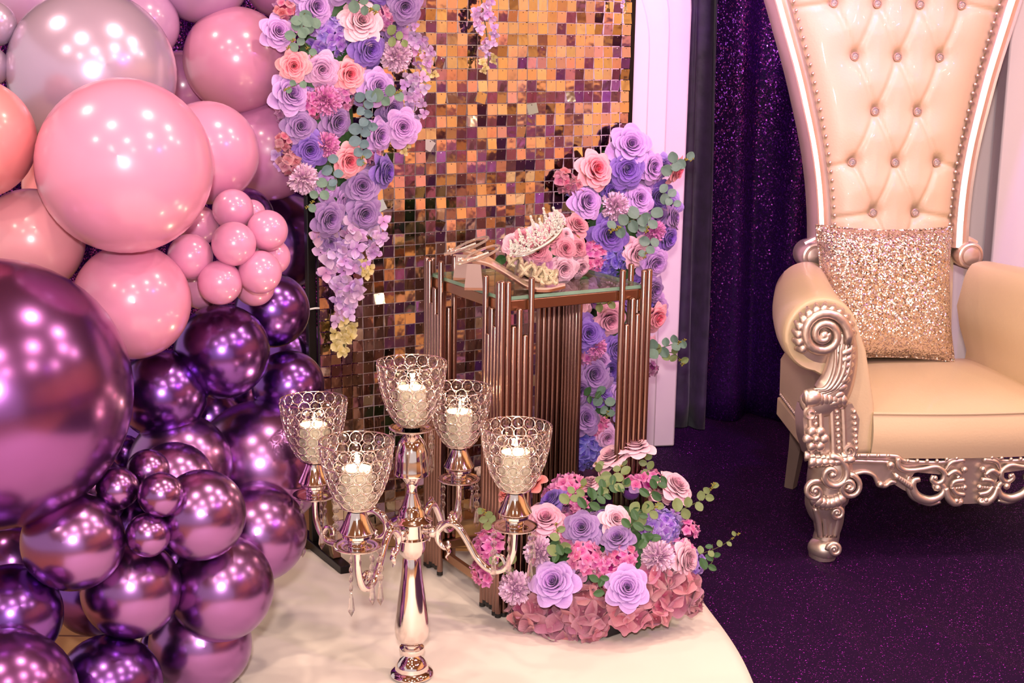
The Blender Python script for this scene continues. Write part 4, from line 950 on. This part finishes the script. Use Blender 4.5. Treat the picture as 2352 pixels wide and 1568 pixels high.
# crystal cup: wire rings with a cut crystal in each, rim wire, metal seat
CUPH = 0.130
def cup_r(z):
    k = [(0, .026), (.012, .037), (.035, .050), (.06, .0590), (.09, .0660), (.118, .0695), (.135, .071)]
    for (a, b), (c, d) in zip(k, k[1:]):
        if z <= c: return b + (d - b) * (z - a) / (c - a)
    return k[-1][1]
rows = [(.014, .0195), (.0335, .0215), (.0545, .023), (.0765, .0235), (.099, .0235), (.1195, .0235)]
wire = MB(); spots = []
for q, (z, dm) in enumerate(rows):
    r = cup_r(z); n = int(2 * PI * r / dm); dr = (cup_r(z + .008) - cup_r(z - .008)) / .016
    for k in range(n):
        a = 2 * PI * (k + .5 * (q % 2)) / n; nr = Vector((math.cos(a), math.sin(a), -dr)).normalized(); P = Vector((r * math.cos(a), r * math.sin(a), z)); F = frame(P, nr)
        R_ = PI * r / n * 1.0
        wire.tube([F @ Vector((R_ * math.cos(b), R_ * math.sin(b), 0)) for b in [2 * PI * i / 14 for i in range(14)]], .0012, 5, closed=True); spots.append((F, R_))
for z, r in ((CUPH + .0025, .0712), (.004, .029)): wire.tube([(r * math.cos(b), r * math.sin(b), z) for b in [2 * PI * i / 48 for i in range(48)]], .0011, 6, closed=True)
WIRE = wire.mesh('wire_frame', M_CHROME, True, None)
mb = MB(); mb.lathe([(0, -.006), (.017, -.006), (.020, -.003), (.030, .0), (.0315, .003), (.028, .005), (.0, .003)], 28); SEAT = mb.mesh('cup_seat', M_CHROME, True, 50)
mb = MB(); mb.lathe([(0, -.42), (.62, -.34), (1, -.03), (1, .03), (.62, .34), (.0, .42)], 8); CRYS = mb.mesh('crystal', M_CRYS, False, None)
M_WAX = mat('cream_wax', (255, 240, 214), 0.5, sss=0.2, var=0.02); M_WAX.node_tree.nodes['Principled BSDF'].inputs['Subsurface Radius'].default_value = (.02, .012, .006)
setp(M_WAX.node_tree.nodes['Principled BSDF'], emit=(1.0, 0.62, 0.30, 1), emits=0.0)
mb = MB(); mb.lathe([(0, .003), (.028, .003), (.0295, .006), (.0295, .074), (.0285, .077), (.024, .076), (.012, .074), (0, .0735)], 28); WAX = mb.mesh('wax', M_WAX, True, 50)
mb = MB(); mb.tube([(0, 0, .073), (.0008, 0, .079), (.002, 0, .084)], .0009, 6); WICK = mb.mesh('wick', mat('burnt_wick', (30, 22, 18), 0.8))
M_FLAME, t, p = new_mat('candle_flame'); setp(p, color=(0, 0, 0, 1), emit=(1.0, 0.72, 0.38, 1), emits=26)
mb = MB(); mb.lathe([(0, .0), (.0022, .003), (.0032, .008), (.0026, .014), (.0012, .020), (0, .026)], 10); FLAME = mb.mesh('flame', M_FLAME)
def cup_and_candle(P, where, spin):
    c = thing('crystal_candle_cup', 'beaded crystal candle cup ' + where, 'candle holder', Matrix.Translation(P) @ Matrix.Rotation(spin, 4, 'Z'), 'crystal cups of the candelabra')
    obj('wire_frame', WIRE, c); obj('cup_seat', SEAT, c)
    for F, R_ in spots: obj('crystal', CRYS, c, F @ Matrix.Diagonal((R_ * .70, R_ * .70, R_ * .50, 1)))
    k = thing('pillar_candle', 'lit cream candle inside the crystal cup ' + where, 'candle', Matrix.Translation(P + Vector((0, 0, .0022))), 'candles of the candelabra')
    obj('wax', WAX, k); obj('wick', WICK, k); obj('flame', FLAME, k, Matrix.Translation((.001, 0, .081)))
    light('candle_light', 'POINT', P + Vector((0, 0, .098)), 0.9, (1.0, 0.68, 0.40), 0.006)
cup_and_candle(CB + Vector((0, 0, .550)), 'on top of the centre column', 0.1)
obj('drip_pan', PAN, CD, Matrix.Translation((0, 0, .542)))
mb = MB(); mb.lathe([(0, -.35), (.75, -.3), (1, 0), (.75, .3), (0, .35)], 8); BEAD = mb.mesh('octagon_bead', M_CRYS, False, None)
mb = MB(); mb.lathe([(0, -.046), (.0050, -.037), (.0068, -.033), (.0038, -.006), (.0022, 0), (0, .001)], 6); DROP = mb.mesh('prism_drop', M_CRYS, False, None)
def strand(P, nb, spin):
    mb = MB(); L = nb * .0185
    for k in range(nb + 1):
        z = -.003 - k * .0185
        mb.tube([(.0026 * math.cos(b), 0, z + .0045 * math.sin(b)) for b in [2 * PI * i / 10 for i in range(10)]], .0005, 4, closed=True)
    o = build('crystal_strand', mb, M_CHROME, CD, Matrix.Translation(P) @ Matrix.Rotation(spin, 4, 'Z'), angle=None)
    for k in range(nb): obj('octagon_bead', BEAD, o, Matrix.Translation((0, 0, -.0120 - k * .0185)) @ Matrix.Rotation(PI / 2, 4, 'X') @ Matrix.Scale(.0078, 4))
    obj('prism_drop', DROP, o, Matrix.Translation((0, 0, -.006 - nb * .0185)))
PZ = 0.361
names = ['at the right of the candelabra', 'at the back right, behind the centre cup', 'at the far left of the candelabra', 'at the front left, nearest the viewer']
arm = [(.026, .326), (.045, .327), (.060, .331), (.074, .345), (.090, .353), (.108, .345), (.128, .318), (.148, .288), (.172, .268), (.196, .266), (.216, .280), (.229, .310), (.232, .340), (RHO, PZ)]
for k in range(4):
    a = CANG + k * PI / 2; dr = Vector((math.cos(a), math.sin(a), 0))
    def rz(pts): return [dr * r + Vector((0, 0, z)) for r, z in pts]
    mb = MB(); pth = smooth_path(rz(arm), 5); mb.tube(pth, lerp_list([.0085, .0085, .007, .0072, .008, .0075, .007, .007, .0075, .0075, .007, .0065, .006, .007], len(pth)), 12)
    mb.lathe([(0, -.007), (.010, -.007), (.012, -.002), (.012, .004), (.009, .008), (0, .008)], 14, Matrix.Translation(dr * .048 + Vector((0, 0, .327))) @ dr.to_track_quat('Z', 'Y').to_matrix().to_4x4())
    ar = build('arm', mb, M_CHROME, CD)
    mb = MB(); p1 = smooth_path(rz([(.082, .350), (.068, .346), (.060, .330), (.062, .308), (.076, .296), (.086, .303), (.082, .312)]), 6); mb.tube(p1, lerp_list([.004, .007, .0075, .006, .005, .0045, .003], len(p1)), 10)
    build('leaf_scroll', mb, M_CHROME, ar); mb = MB(); p2 = smooth_path(rz([(.080, .300), (.086, .288), (.080, .278), (.084, .270)]), 5); mb.tube(p2, lerp_list([.006, .007, .004, .001], len(p2)), 8, flat=.5)
    build('leaf_scroll', mb, M_CHROME, ar)
    mb = MB(); p3 = smooth_path(rz([(.215, .280), (.205, .297), (.190, .298), (.186, .286), (.195, .282)]), 6); mb.tube(p3, lerp_list([.005, .005, .004, .0035, .003], len(p3)), 8)
    build('leaf_scroll', mb, M_CHROME, ar); mb = MB(); p4 = smooth_path(rz([(.098, .352), (.092, .364), (.084, .362)]), 5); mb.tube(p4, lerp_list([.004, .005, .003], len(p4)), 8); build('leaf_scroll', mb, M_CHROME, ar)
    E = dr * RHO
    obj('drip_pan', PAN, CD, Matrix.Translation(E + Vector((0, 0, PZ + .004)))); obj('cup_holder', HOLD, CD, Matrix.Translation(E + Vector((0, 0, PZ + .006))))
    cup_and_candle(CB + E + Vector((0, 0, PZ + .083)), names[k], a)
    nb = [3, 3, 4, 4][k]
    for q in range(4):
        b = RAD(-90) + RAD([-70, -15, 45, 120][q]) + k * .35
        strand(E + Vector((.0445 * math.cos(b), .0445 * math.sin(b), PZ + .004)), nb - (q % 2), b)
for b in (RAD(-160), RAD(-20)): strand(Vector((.0445 * math.cos(b), .0445 * math.sin(b), .541)), 2, b)

# ------------------------------------------------------------------ throne
PHI = RAD(7.0); TEX = Vector((math.cos(PHI), math.sin(PHI), 0)); TEY = Vector((-math.sin(PHI), math.cos(PHI), 0))
_foot = on_z(1885, 1288); TO = on_plane(2215, 1100, _foot, TEY); TO.z = 0.0
TMX = Matrix.Translation(TO + Vector((0, 0, .0075))) @ Matrix.Rotation(PHI, 4, 'Z')
TH = thing('throne_chair', 'tall cream leather throne with tufted back and carved silver frame', 'throne', TMX)
TINV = TMX.inverted()
def tp(px, py, d):
    q = TINV @ on_plane(px, py, TO + TEY * d, TEY); return q
def tpath(pts, d): return [tp(x, y, d) for x, y in pts]
def px2m(v): return v / 900.0
M_LEATH = mat('cream_leather', (222, 191, 158), 0.40, var=0.05, scale=4, bump=0.12, bscale=160, coat=0.15)
M_TSILV = mat('antique_silver_leaf', (228, 206, 194), 0.36, metal=0.85, var=0.18, scale=9, bump=0.1, bscale=60)
M_TWOOD = mat('grey_brown_wood', (128, 104, 96), 0.5)
M_GEM = mat('crystal_button', (244, 236, 236), 0.06, metal=0.7, var=0.2, scale=300)
def both(fn):
    for s in (1, -1): fn(s)
def mir(pts, s): return [Vector((p.x * s, p.y, p.z)) for p in pts]
# ---- back
HWK = [(.30, .185), (.80, .188), (.92, .197), (1.045, .217), (1.235, .262), (1.46, .330), (1.60, .372), (1.80, .40)]
def hw(z):
    for (a, b), (c, d) in zip(HWK, HWK[1:]):
        if z <= c:
            t_ = max(0, (z - a) / (c - a)); return b + (d - b) * t_
    return HWK[-1][1]
def hws(z): return (hw(z - .05) + 2 * hw(z) + hw(z + .05)) / 4
def bd(z): return .585 + (z - .42) * .13
rowsz = [(.690, 1), (.840, 0), (.986, 1), (1.134, 0), (1.291, 1), (1.442, 0), (1.590, 1)]
btn = []
for z, odd in rowsz:
    lim = hws(z) - .06
    xs = [k * .13 for k in range(-3, 4)] if odd else [k * .13 + .065 for k in range(-4, 4)]
    btn += [(x, z) for x in xs if abs(x) < lim]
segs = [((x0, z0), (x1, z1)) for x0, z0 in btn for x1, z1 in btn if 0.10 < z1 - z0 < 0.2 and abs(x1 - x0) < .08]
for x0, z0 in btn:                       # pleats from the outer buttons to the frame
    if abs(x0) > hws(z0) - .14: segs.append(((x0, z0), (math.copysign(hws(z0), x0), z0 - .02)))
BT = np.array(btn); S0_ = np.array([s[0] for s in segs]); S1_ = np.array([s[1] for s in segs])
def tuft(x, z):
    p_ = np.array([x, z]); d2 = ((BT - p_) ** 2).sum(1); r = math.sqrt(d2.min())
    dent = .020 * math.exp(-(r / .020) ** 2) + .012 * math.exp(-(r / .055) ** 2)
    ab = S1_ - S0_; t_ = np.clip(((p_ - S0_) * ab).sum(1) / (ab * ab).sum(1), 0, 1); q = S0_ + ab * t_[:, None]; ds = math.sqrt(((q - p_) ** 2).sum(1).min())
    return dent + .0075 * math.exp(-(ds / .0075) ** 2)
def back_pt(a, b):
    z = .36 + (1.66 - .36) * b; s = a * 2 - 1; x = s * (hws(z) + .004)
    return (x, bd(z) - .055 * (1 - abs(s) ** 5) + tuft(x, z), z)
mb = MB(); mb.grid(back_pt, 84, 200); build('backrest', mb, M_LEATH, TH, angle=None)
mb = MB()
poly = []
for i in range(30): z = .20 + (1.78 - .20) * i / 29; poly.append((hws(z) + .02, z))
full = poly + [(-x, z) for x, z in reversed(poly)]
n = len(full); vs = [(x, bd(z) + .012, z) for x, z in full] + [(x, bd(z) + .06, z) for x, z in full]
for i in range(29): mb.add([vs[i], vs[i + 1], vs[n - 2 - i], vs[n - 1 - i], vs[n + i], vs[n + i + 1], vs[2 * n - 2 - i], vs[2 * n - 1 - i]], [(0, 1, 2, 3), (7, 6, 5, 4), (0, 4, 5, 1), (2, 6, 7, 3), (0, 3, 7, 4), (1, 5, 6, 2)])
build('back_shell', mb, M_LEATH, TH)
g = MB(); g.lathe([(0, -.002), (1.0, 0), (.62, .45), (0, .5)], 10); g = g.mesh('crystal', M_GEM, False, None)
r_ = MB(); r_.lathe([(.0, 0), (.0125, .0), (.0130, .003), (.0105, .006), (.0090, .003), (0, .003)], 18); r_ = r_.mesh('button', M_TSILV, True, 50)
for x, z in btn:
    if z < .73: continue
    y = bd(z) - .055 * (1 - abs(x / hws(z)) ** 5) + .024
    o = obj('button', r_, TH, frame((x, y, z), (0, -1, -.1))); obj('crystal', g, o, Matrix.Translation((0, 0, .003)) @ Matrix.Scale(.0092, 4))
# silver side rails with end volutes and nail heads
def rail(s):
    mb = MB(); zs = [.735 + (1.72 - .735) * i / 60 for i in range(61)]; secs = []
    for z in zs:
        xi = hws(z) - .002; w = .050 + .012 * max(0, (z - 1.0)); y = bd(z)
        secs.append([(xi, y + .02), (xi, y - .022), (xi + .006, y - .032), (xi + .012, y - .026), (xi + w * .55, y - .034), (xi + w - .010, y - .030), (xi + w - .004, y - .036), (xi + w, y - .026), (xi + w + .002, y + .05), (xi + .01, y + .06)])
    vs = [(x * s, y, z) for sec, z in zip(secs, zs) for x, y in sec]; k = len(secs[0])
    fs = [(i * k + j, i * k + (j + 1) % k, (i + 1) * k + (j + 1) % k, (i + 1) * k + j) for i in range(60) for j in range(k)] + [tuple(range(k)), tuple(60 * k + j for j in range(k))]
    mb.add(vs, fs); o = build('back_rail', mb, M_TSILV, TH, angle=35)
    cx = (hws(.75) + .052) * s; y = bd(.73)
    V = MB(); F = Matrix.Translation((cx, y + .05, .712)) @ Matrix.Rotation(PI / 2, 4, 'X')
    V.lathe([(0, 0), (.040, 0), (.042, .004), (.042, .082), (.038, .090), (.033, .092), (.031, .088), (.027, .088), (.025, .094), (.014, .097), (0, .098)], 30, F)
    V.tube(smooth_path([(cx - .030 * s, y - .010, .767), (cx - .002 * s, y - .01, .759), (cx + .026 * s, y - .01, .745)], 6), .010, 8)
    build('volute', V, M_TSILV, o, angle=35)
    N = MB()
    for i in range(44):
        z = .60 + (1.70 - .60) * i / 43; N.sphere(((hws(z) - .012) * s, bd(z) - .022, z), .0052, 8, 6)
    tag(build('nail_heads', N, M_TSILV, TH), kind='stuff')
both(rail)
# ---- arms
def arm_outline():
    _q = tp(1886, 768, -.02); c = (_q.x, _q.z); r = .098; pts = [(-.392, .285), (-.395, .40), (-.398, .49)]
    for i in range(45): a = RAD(262 - i * 5.5); pts.append((c[0] + r * math.cos(a), c[1] + r * math.sin(a)))
    pts += [(-.300, .565), (-.285, .50), (-.268, .42), (-.258, .34), (-.258, .285)]
    return pts
AO = arm_outline()
ax = sum(p_[0] for p_ in AO) / len(AO); az = sum(p_[1] for p_ in AO) / len(AO)
def arm_f(s):
    mb = MB(); n = len(AO); ds = [(-.012, .90), (-.026, .955), (-.020, .985), (0.0, 1.0), (.15, 1.0), (.35, .99), (.56, .95)]
    ds = [(-.024, .86), (-.026, .93), (-.020, .975), (-.006, 1.0), (.06, 1.01), (.12, 1.01), (.2, 1.0), (.28, 1.0), (.36, .99), (.45, .97), (.56, .95)]
    vs = []
    for d, k in ds:
        q = max(0.0, min(1.0, d / .56)) ** 1.25
        for x, z in AO:
            wz = .40 + .60 * max(0.0, min(1.0, (z - .42) / .12)); x2 = ax + (x - ax) * k; z2 = az + (z - az) * k
            x2 += (.150 * q * wz) * (1.0 - .4 * max(0.0, min(1.0, (x + .38) / .12))); vs.append((x2 * s, d, max(z2, .26)))
    fs = [(i * n + j, i * n + (j + 1) % n, (i + 1) * n + (j + 1) % n, (i + 1) * n + j) for i in range(len(ds) - 1) for j in range(n)] + [tuple(range(n)), tuple((len(ds) - 1) * n + j for j in range(n))]
    mb.add(vs, fs); o = build('armrest', mb, M_LEATH, TH, angle=75)
    # lower side rail with a nail strip
    mb = MB(); mb.box((0, 0, 0), (.018, .54, .055), bev=.004); build('side_rail', mb, M_LEATH, TH, Matrix.Translation((-.362 * s, .28, .270)) @ Matrix.Rotation(-.10 * s, 4, 'Z'), smooth=False)
    N = MB()
    for i in range(28): N.sphere(((-.397 + .054 * (max(0, i - 2) / 25)) * s, .03 + i * .018, .312), .0062, 8, 6)
    tag(build('nail_strip', N, M_TSILV, TH), kind='stuff')
both(arm_f)
# ---- seat
def seat_pt(a, b):
    x = -.275 + .55 * a; y = -.028 + .60 * b; cr = .030 * (1 - abs(a * 2 - 1) ** 3) * (1 - (2 * b - 1) ** 4); fr = -.020 * math.sin(PI * a)
    return (x, y + fr * (1 - b), .402 + cr)
mb = MB(); mb.grid(seat_pt, 30, 24)
def seat_fr(a, b):
    x = -.275 + .55 * a; return (x, -.028 - .020 * math.sin(PI * a) - .014 * math.sin(PI * b), .282 + .120 * b)
mb.grid(seat_fr, 30, 8)
for s in (-1, 1): mb.add([(.275 * s, -.028, .282), (.275 * s, .57, .282), (.275 * s, .57, .402), (.275 * s, -.028, .402)], [(0, 1, 2, 3)])
mb.add([(-.275, -.028, .282), (.275, -.028, .282), (.275, .57, .282), (-.275, .57, .282)], [(0, 1, 2, 3)])
build('seat', mb, M_LEATH, TH, angle=50)
mb = MB(); mb.tube([Vector(seat_pt(i / 30, 0)) + Vector((0, -.002, 0)) for i in range(31)], .0042, 8); build('seat_piping', mb, M_LEATH, TH)
# ---- carved arm fronts and front legs
def spiral(c, r0, r1, a0, turns, n=40, d=-.05):
    """in pixel space around c, then set on the plane d"""
    out = []
    for i in range(n):
        t_ = i / (n - 1); a = a0 + turns * 2 * PI * t_; r = r0 + (r1 - r0) * t_ ** .8; out.append(tp(c[0] + r * math.cos(a), c[1] + r * math.sin(a), d - .012 * t_))
    return out
def lobe(mb, a, b, r, s, flat=.55):
    a, b = Vector(a), Vector(b); P = [a.lerp(b, t_ / 6) + Vector((0, -.012 * math.sin(PI * t_ / 6), 0)) for t_ in range(7)]
    mb.tube(mir(P, s), [r * (.35 + .75 * math.sin(PI * min(1, .12 + t_ / 6 * .85))) for t_ in range(7)], 8, flat=flat, up=(0, 1, 0))
D = -.034
def front_carving(s):
    mb = MB()
    P = spiral((1892, 768), 60, 9, RAD(20), -2.1); mb.tube(mir(P, s), lerp_list([px2m(13), px2m(12), px2m(9), px2m(7)], len(P)), 8)
    mb.sphere(mir([tp(1892, 770, D - .02)], s)[0], (px2m(13), .012, px2m(13)), 12, 8)
    bk = [tp(1892 + 66 * math.cos(2 * PI * i / 26), 768 + 66 * math.sin(2 * PI * i / 26), D + .01) for i in range(26)]
    cpt = tp(1892, 768, D - .005); cc = mir([cpt] + bk, s); mb.add(cc, [(0, 1 + i, 1 + (i + 1) % 26) for i in range(26)])
    for i in range(13):
        a = RAD(-205 + i * 17); q0 = tp(1892 + 48 * math.cos(a - .25), 768 + 48 * math.sin(a - .25), D - .012); q1 = tp(1892 + 74 * math.cos(a), 768 + 74 * math.sin(a), D); lobe(mb, q0, q1, px2m(10), s)
    build('arm_scroll', mb, M_TSILV, TH, angle=None)
    mb = MB()
    pth = smooth_path(tpath([(1938, 762), (1937, 810), (1929, 855), (1913, 895), (1887, 921), (1860, 920), (1846, 905)], D), 6)
    mb.tube(mir(pth, s), lerp_list([px2m(v) for v in (26, 35, 40, 45, 41, 29, 12)], len(pth)), 12, flat=.55, up=(0, 1, 0))
    for off, rr in ((-24, 6), (-12, 7), (0, 7), (12, 6)):
        q = smooth_path(tpath([(1944 + off, 790), (1938 + off * .9, 850), (1915 + off * .75, 890), (1880 + off * .5, 905 + off * .5)], D - .022), 5); mb.tube(mir(q, s), lerp_list([px2m(rr * .5), px2m(rr), px2m(rr), px2m(rr * .3)], len(q)), 8)
    for i in range(8):
        t_ = i / 7; cx, cy = 1958 - 26 * t_ * t_, 800 + 115 * t_; lobe(mb, tp(cx - 32, cy + 14, D - .018), tp(cx + 10, cy - 6, D - .002), px2m(9), s)
    for i in range(9):
        t_ = i / 8; lobe(mb, tp(1850 + 82 * t_, 895 + 8 * t_, D - .018), tp(1856 + 84 * t_, 940 - 4 * t_, D - .004), px2m(8), s)
    mb.sphere(mir([tp(1866, 912, D - .012)], s)[0], (px2m(25), .022, px2m(22)), 14, 10)
    build('acanthus_leaf', mb, M_TSILV, TH, angle=None)
    mb = MB()
    out = [tp(x, y, D) for x, y in ((1848, 935), (1955, 925), (1972, 960), (1966, 1020), (1950, 1050), (1858, 1050), (1846, 1010), (1842, 960))]
    mb.prism([(q.x * s, q.z) for q in out], D - .008, D + .06)
    for x in (1860, 1884, 1910, 1936): mb.tube(mir(tpath([(x, 938), (x + 2, 980), (x + 4, 1040)], D - .010), s), px2m(7), 8)
    for x in (1872, 1922, 1962):
        for i in range(7): mb.sphere(mir([tp(x + i * .8, 945 + i * 14, D - .012)], s)[0], px2m(6), 8, 6)
    for c, r0, a0, tr in (((1950, 1035), 16, RAD(90), -1.4), ((1862, 950), 15, RAD(-90), -1.3)):
        P = spiral(c, r0, 4, a0, tr, 26, D - .010); mb.tube(mir(P, s), lerp_list([px2m(6), px2m(4)], len(P)), 7)
    for i in range(9): t_ = i / 8; lobe(mb, tp(1852 + 96 * t_, 1036 + 8 * math.sin(PI * t_), D - .012), tp(1850 + 100 * t_, 1058, D - .002), px2m(7), s)
    build('carved_block', mb, M_TSILV, TH, angle=35)
    mb = MB()
    for i in range(6): a = 2 * PI * i / 6; mb.sphere(mir([tp(1874 + 19 * math.cos(a), 1008 + 19 * math.sin(a), D - .018)], s)[0], (px2m(13), .010, px2m(13)), 10, 6)
    mb.sphere(mir([tp(1874, 1008, D - .024)], s)[0], px2m(10), 10, 6); build('rosette', mb, M_TSILV, TH)
    # cabriole leg
    mb = MB(); LP = [(1908, 1035), (1912, 1065), (1908, 1100), (1900, 1135), (1896, 1158), (1902, 1190), (1900, 1220), (1896, 1240)]; LR = [50, 56, 56, 52, 48, 37, 30, 31]
    pth = smooth_path([tp(x, y, .012) for x, y in LP], 5); mb.tube(mir(pth, s), lerp_list([px2m(v) for v in LR], len(pth)), 16)
    ball = tp(1892, 1258, .004); mb.sphere(mir([ball], s)[0], (px2m(38), px2m(38), px2m(30)), 20, 12)
    bs = mir([tp(1888, 1282, .004)], s)[0]; zb = bs.z; mb.lathe([(0, -.016), (px2m(31), -.016), (px2m(33), 0), (px2m(34), .012), (0, .012)], 18, Matrix.Translation((bs.x, bs.y, .0165)))
    lg = build('front_leg', mb, M_TSILV, TH, angle=60)
    mb = MB(); L2 = -.052
    for c, r0, a0, tr, w_ in (((1912, 1090), 44, RAD(-100), 1.35, 9), ((1950, 1118), 30, RAD(-90), 1.7, 7), ((1872, 1128), 26, RAD(-60), -1.4, 7), ((1916, 1262), 17, RAD(180), 1.5, 6), ((1922, 1178), 17, RAD(-150), 1.5, 6)):
        P = spiral(c, r0, 5, a0, tr, 34, L2 + (.014 if c[1] > 1150 else 0)); mb.tube(mir(P, s), lerp_list([px2m(w_), px2m(w_ * .9), px2m(w_ * .6)], len(P)), 8)
        q = mir([tp(c[0], c[1], L2 - .006 + (.014 if c[1] > 1150 else 0))], s)[0]; mb.sphere(q, px2m(w_ * 1.1), 10, 6)
    for i in range(7):
        t_ = i / 6; lobe(mb, tp(1868 + 80 * t_, 1042 + 6 * math.sin(PI * t_), L2 + .012), tp(1860 + 92 * t_, 1074 - 10 * t_, L2 + .004), px2m(11), s)
        lobe(mb, tp(1866 + 66 * t_, 1128 + 12 * math.sin(PI * t_), L2 + .008), tp(1868 + 60 * t_, 1160 + 10 * math.sin(PI * t_), L2 + .010), px2m(11), s)
    for x0, x1 in ((1872, 1884), (1890, 1896), (1908, 1906), (1926, 1916)):
        q = smooth_path([tp(x0, 1165, -.026), tp((x0 + x1) / 2 + 2, 1198, -.022), tp(x1, 1232, -.018)], 5); mb.tube(mir(q, s), px2m(7), 7)
    build('leg_carving', mb, M_TSILV, lg, angle=None)
    mb = MB(); mb.tube([(-.285 * s, .50, .285), (-.275 * s, .545, .14), (-.27 * s, .60, 0.0)], [.030, .026, .020], 4); build('rear_leg', mb, M_TWOOD, TH, smooth=False)
both(front_carving)
# ---- carved apron
AD = -.036
def apron(s):
    mb = MB()
    up = [(1958, 1047), (2055, 1050), (2080, 1060), (2160, 1064), (2188, 1054), (2215, 1050)]
    lo = [(2215, 1157), (2198, 1157), (2180, 1150), (2171, 1140), (2166, 1090), (2102, 1084), (2092, 1098), (2086, 1130), (2073, 1124), (2054, 1112), (2033, 1117), (2017, 1110), (2008, 1094), (1985, 1086), (1958, 1092)]
    pl = [tp(x, y, AD) for x, y in up + lo]; pl[5].x = 0; pl[6].x = 0
    mb.prism([(q.x * s, q.z) for q in pl], AD, AD + .022); build('apron_board', mb, M_TSILV, TH, smooth=False)
    mb = MB()
    def tb(pts, r, d=AD - .004, k=6):
        q = smooth_path(tpath(pts, d), k); mb.tube(mir(q, s), lerp_list([px2m(v) for v in r], len(q)) if hasattr(r, '__len__') else px2m(r), 8)
    tb([(1955, 1046), (2010, 1046), (2058, 1048), (2080, 1059), (2160, 1062), (2190, 1052), (2215, 1048)], 6)
    tb([(1955, 1058), (2010, 1060), (2045, 1062), (2050, 1072), (2040, 1074)], (5, 5, 5, 6, 5))
    tb([(2062, 1052), (2066, 1072), (2085, 1080), (2120, 1077), (2150, 1072), (2168, 1084), (2166, 1102), (2152, 1110), (2140, 1102), (2144, 1092)], (6, 7, 7, 6, 6, 7, 7, 6, 6, 5), AD - .010)
    tb([(2112, 1100), (2098, 1104), (2096, 1122), (2108, 1140), (2135, 1148), (2160, 1138), (2168, 1120), (2156, 1108), (2146, 1114), (2150, 1124)], (7, 9, 10, 11, 11, 9, 8, 7, 7, 6), AD - .006)
    tb([(2088, 1092), (2084, 1112), (2094, 1136), (2112, 1148), (2136, 1156), (2160, 1152)], (5, 7, 8, 8, 7, 4), AD - .002)
    tb([(1958, 1090), (1985, 1084), (2006, 1091), (2015, 1106), (2020, 1112), (2034, 1115), (2046, 1106), (2058, 1107)], (5, 5, 5, 6, 8, 6, 5, 6))
    tb([(2172, 1080), (2185, 1062), (2215, 1056)], (4, 6, 6), AD - .008)
    tb([(2176, 1092), (2192, 1082), (2205, 1090), (2198, 1098)], (6, 7, 6, 5), AD - .012); tb([(2172, 1120), (2178, 1142), (2192, 1154), (2206, 1152), (2204, 1144)], (7, 9, 10, 8, 5), AD - .010)
    tb([(2186, 1118), (2192, 1106), (2215, 1102)], (5, 6, 6), AD - .014); tb([(2186, 1118), (2196, 1132), (2215, 1136)], (5, 6, 6), AD - .014)
    for i in range(11): x = 1972 + i * 22.5; y = 1047 if x < 2058 else (1059 if x < 2165 else 1056 - (x - 2165) * .1); mb.sphere(mir([tp(x, y - 1, AD - .010)], s)[0], px2m(5), 8, 6)
    for i in range(5): mb.sphere(mir([tp(2215 - i * 6, 1119 + i * .6, AD - .012)], s)[0], px2m(4 if i else 7), 8, 6)
    for x, y, r in ((2045, 1067, 9), (2022, 1112, 8), (2148, 1097, 6), (2153, 1120, 8), (2196, 1150, 8), (2215, 1078, 8)): mb.sphere(mir([tp(x, y, AD - .012)], s)[0], px2m(r), 10, 6)
    for i in range(7): lobe(mb, tp(2052 + i * 5, 1084 + i * 3, AD - .006), tp(2066 + i * 5, 1104 + i * 4, AD - .002), px2m(5), s)
    build('apron_carving', mb, M_TSILV, TH, angle=None)
both(apron)

# ------------------------------------------------------------------ sequin cushion on the throne
M_SEQ = glitter_mat('champagne_sequins', (160, 132, 122), (240, 222, 208), scale=300, spread=1.15, rough=0.2, share=0.86, metal=1.0)
PW, PH_, PT = 0.205, 0.196, 0.075
def cush(sg):
    def fn(a, b):
        u_, v_ = a * 2 - 1, b * 2 - 1; pin = 1 - .07 * (1 - abs(u_) ** 2) * abs(v_) ** 3 ; pin2 = 1 - .07 * (1 - abs(v_) ** 2) * abs(u_) ** 3
        x = u_ * PW * pin2; z = v_ * PH_ * pin
        y = sg * PT * ((1 - u_ ** 4) * (1 - v_ ** 4)) ** .55
        return (x, y, z + .004 * math.sin(u_ * 7) * (1 - abs(v_)))
    return fn
mb = MB(); mb.grid(cush(-1), 40, 40); mb.grid(cush(1), 40, 40)
pc = tp(2042, 682, .445)
build('sequin_cushion', mb, M_SEQ, None, TMX @ Matrix.Translation((pc.x, .475, .432 + PH_ * .965)) @ Matrix.Rotation(RAD(-15), 4, 'X') @ Matrix.Rotation(RAD(1), 4, 'Y'), angle=None)
o = bpy.data.objects['sequin_cushion']
mb = MB(); edge = [Vector(cush(1)(a, b)) for a, b in [(i / 20, 0) for i in range(20)] + [(1, i / 20) for i in range(20)] + [(1 - i / 20, 1) for i in range(20)] + [(0, 1 - i / 20) for i in range(20)]]
mb.tube(edge, .004, 6, closed=True); build('seam', mb, M_SEQ, o)
tag(o, 'square champagne gold sequin cushion leaning on the throne back', 'cushion')
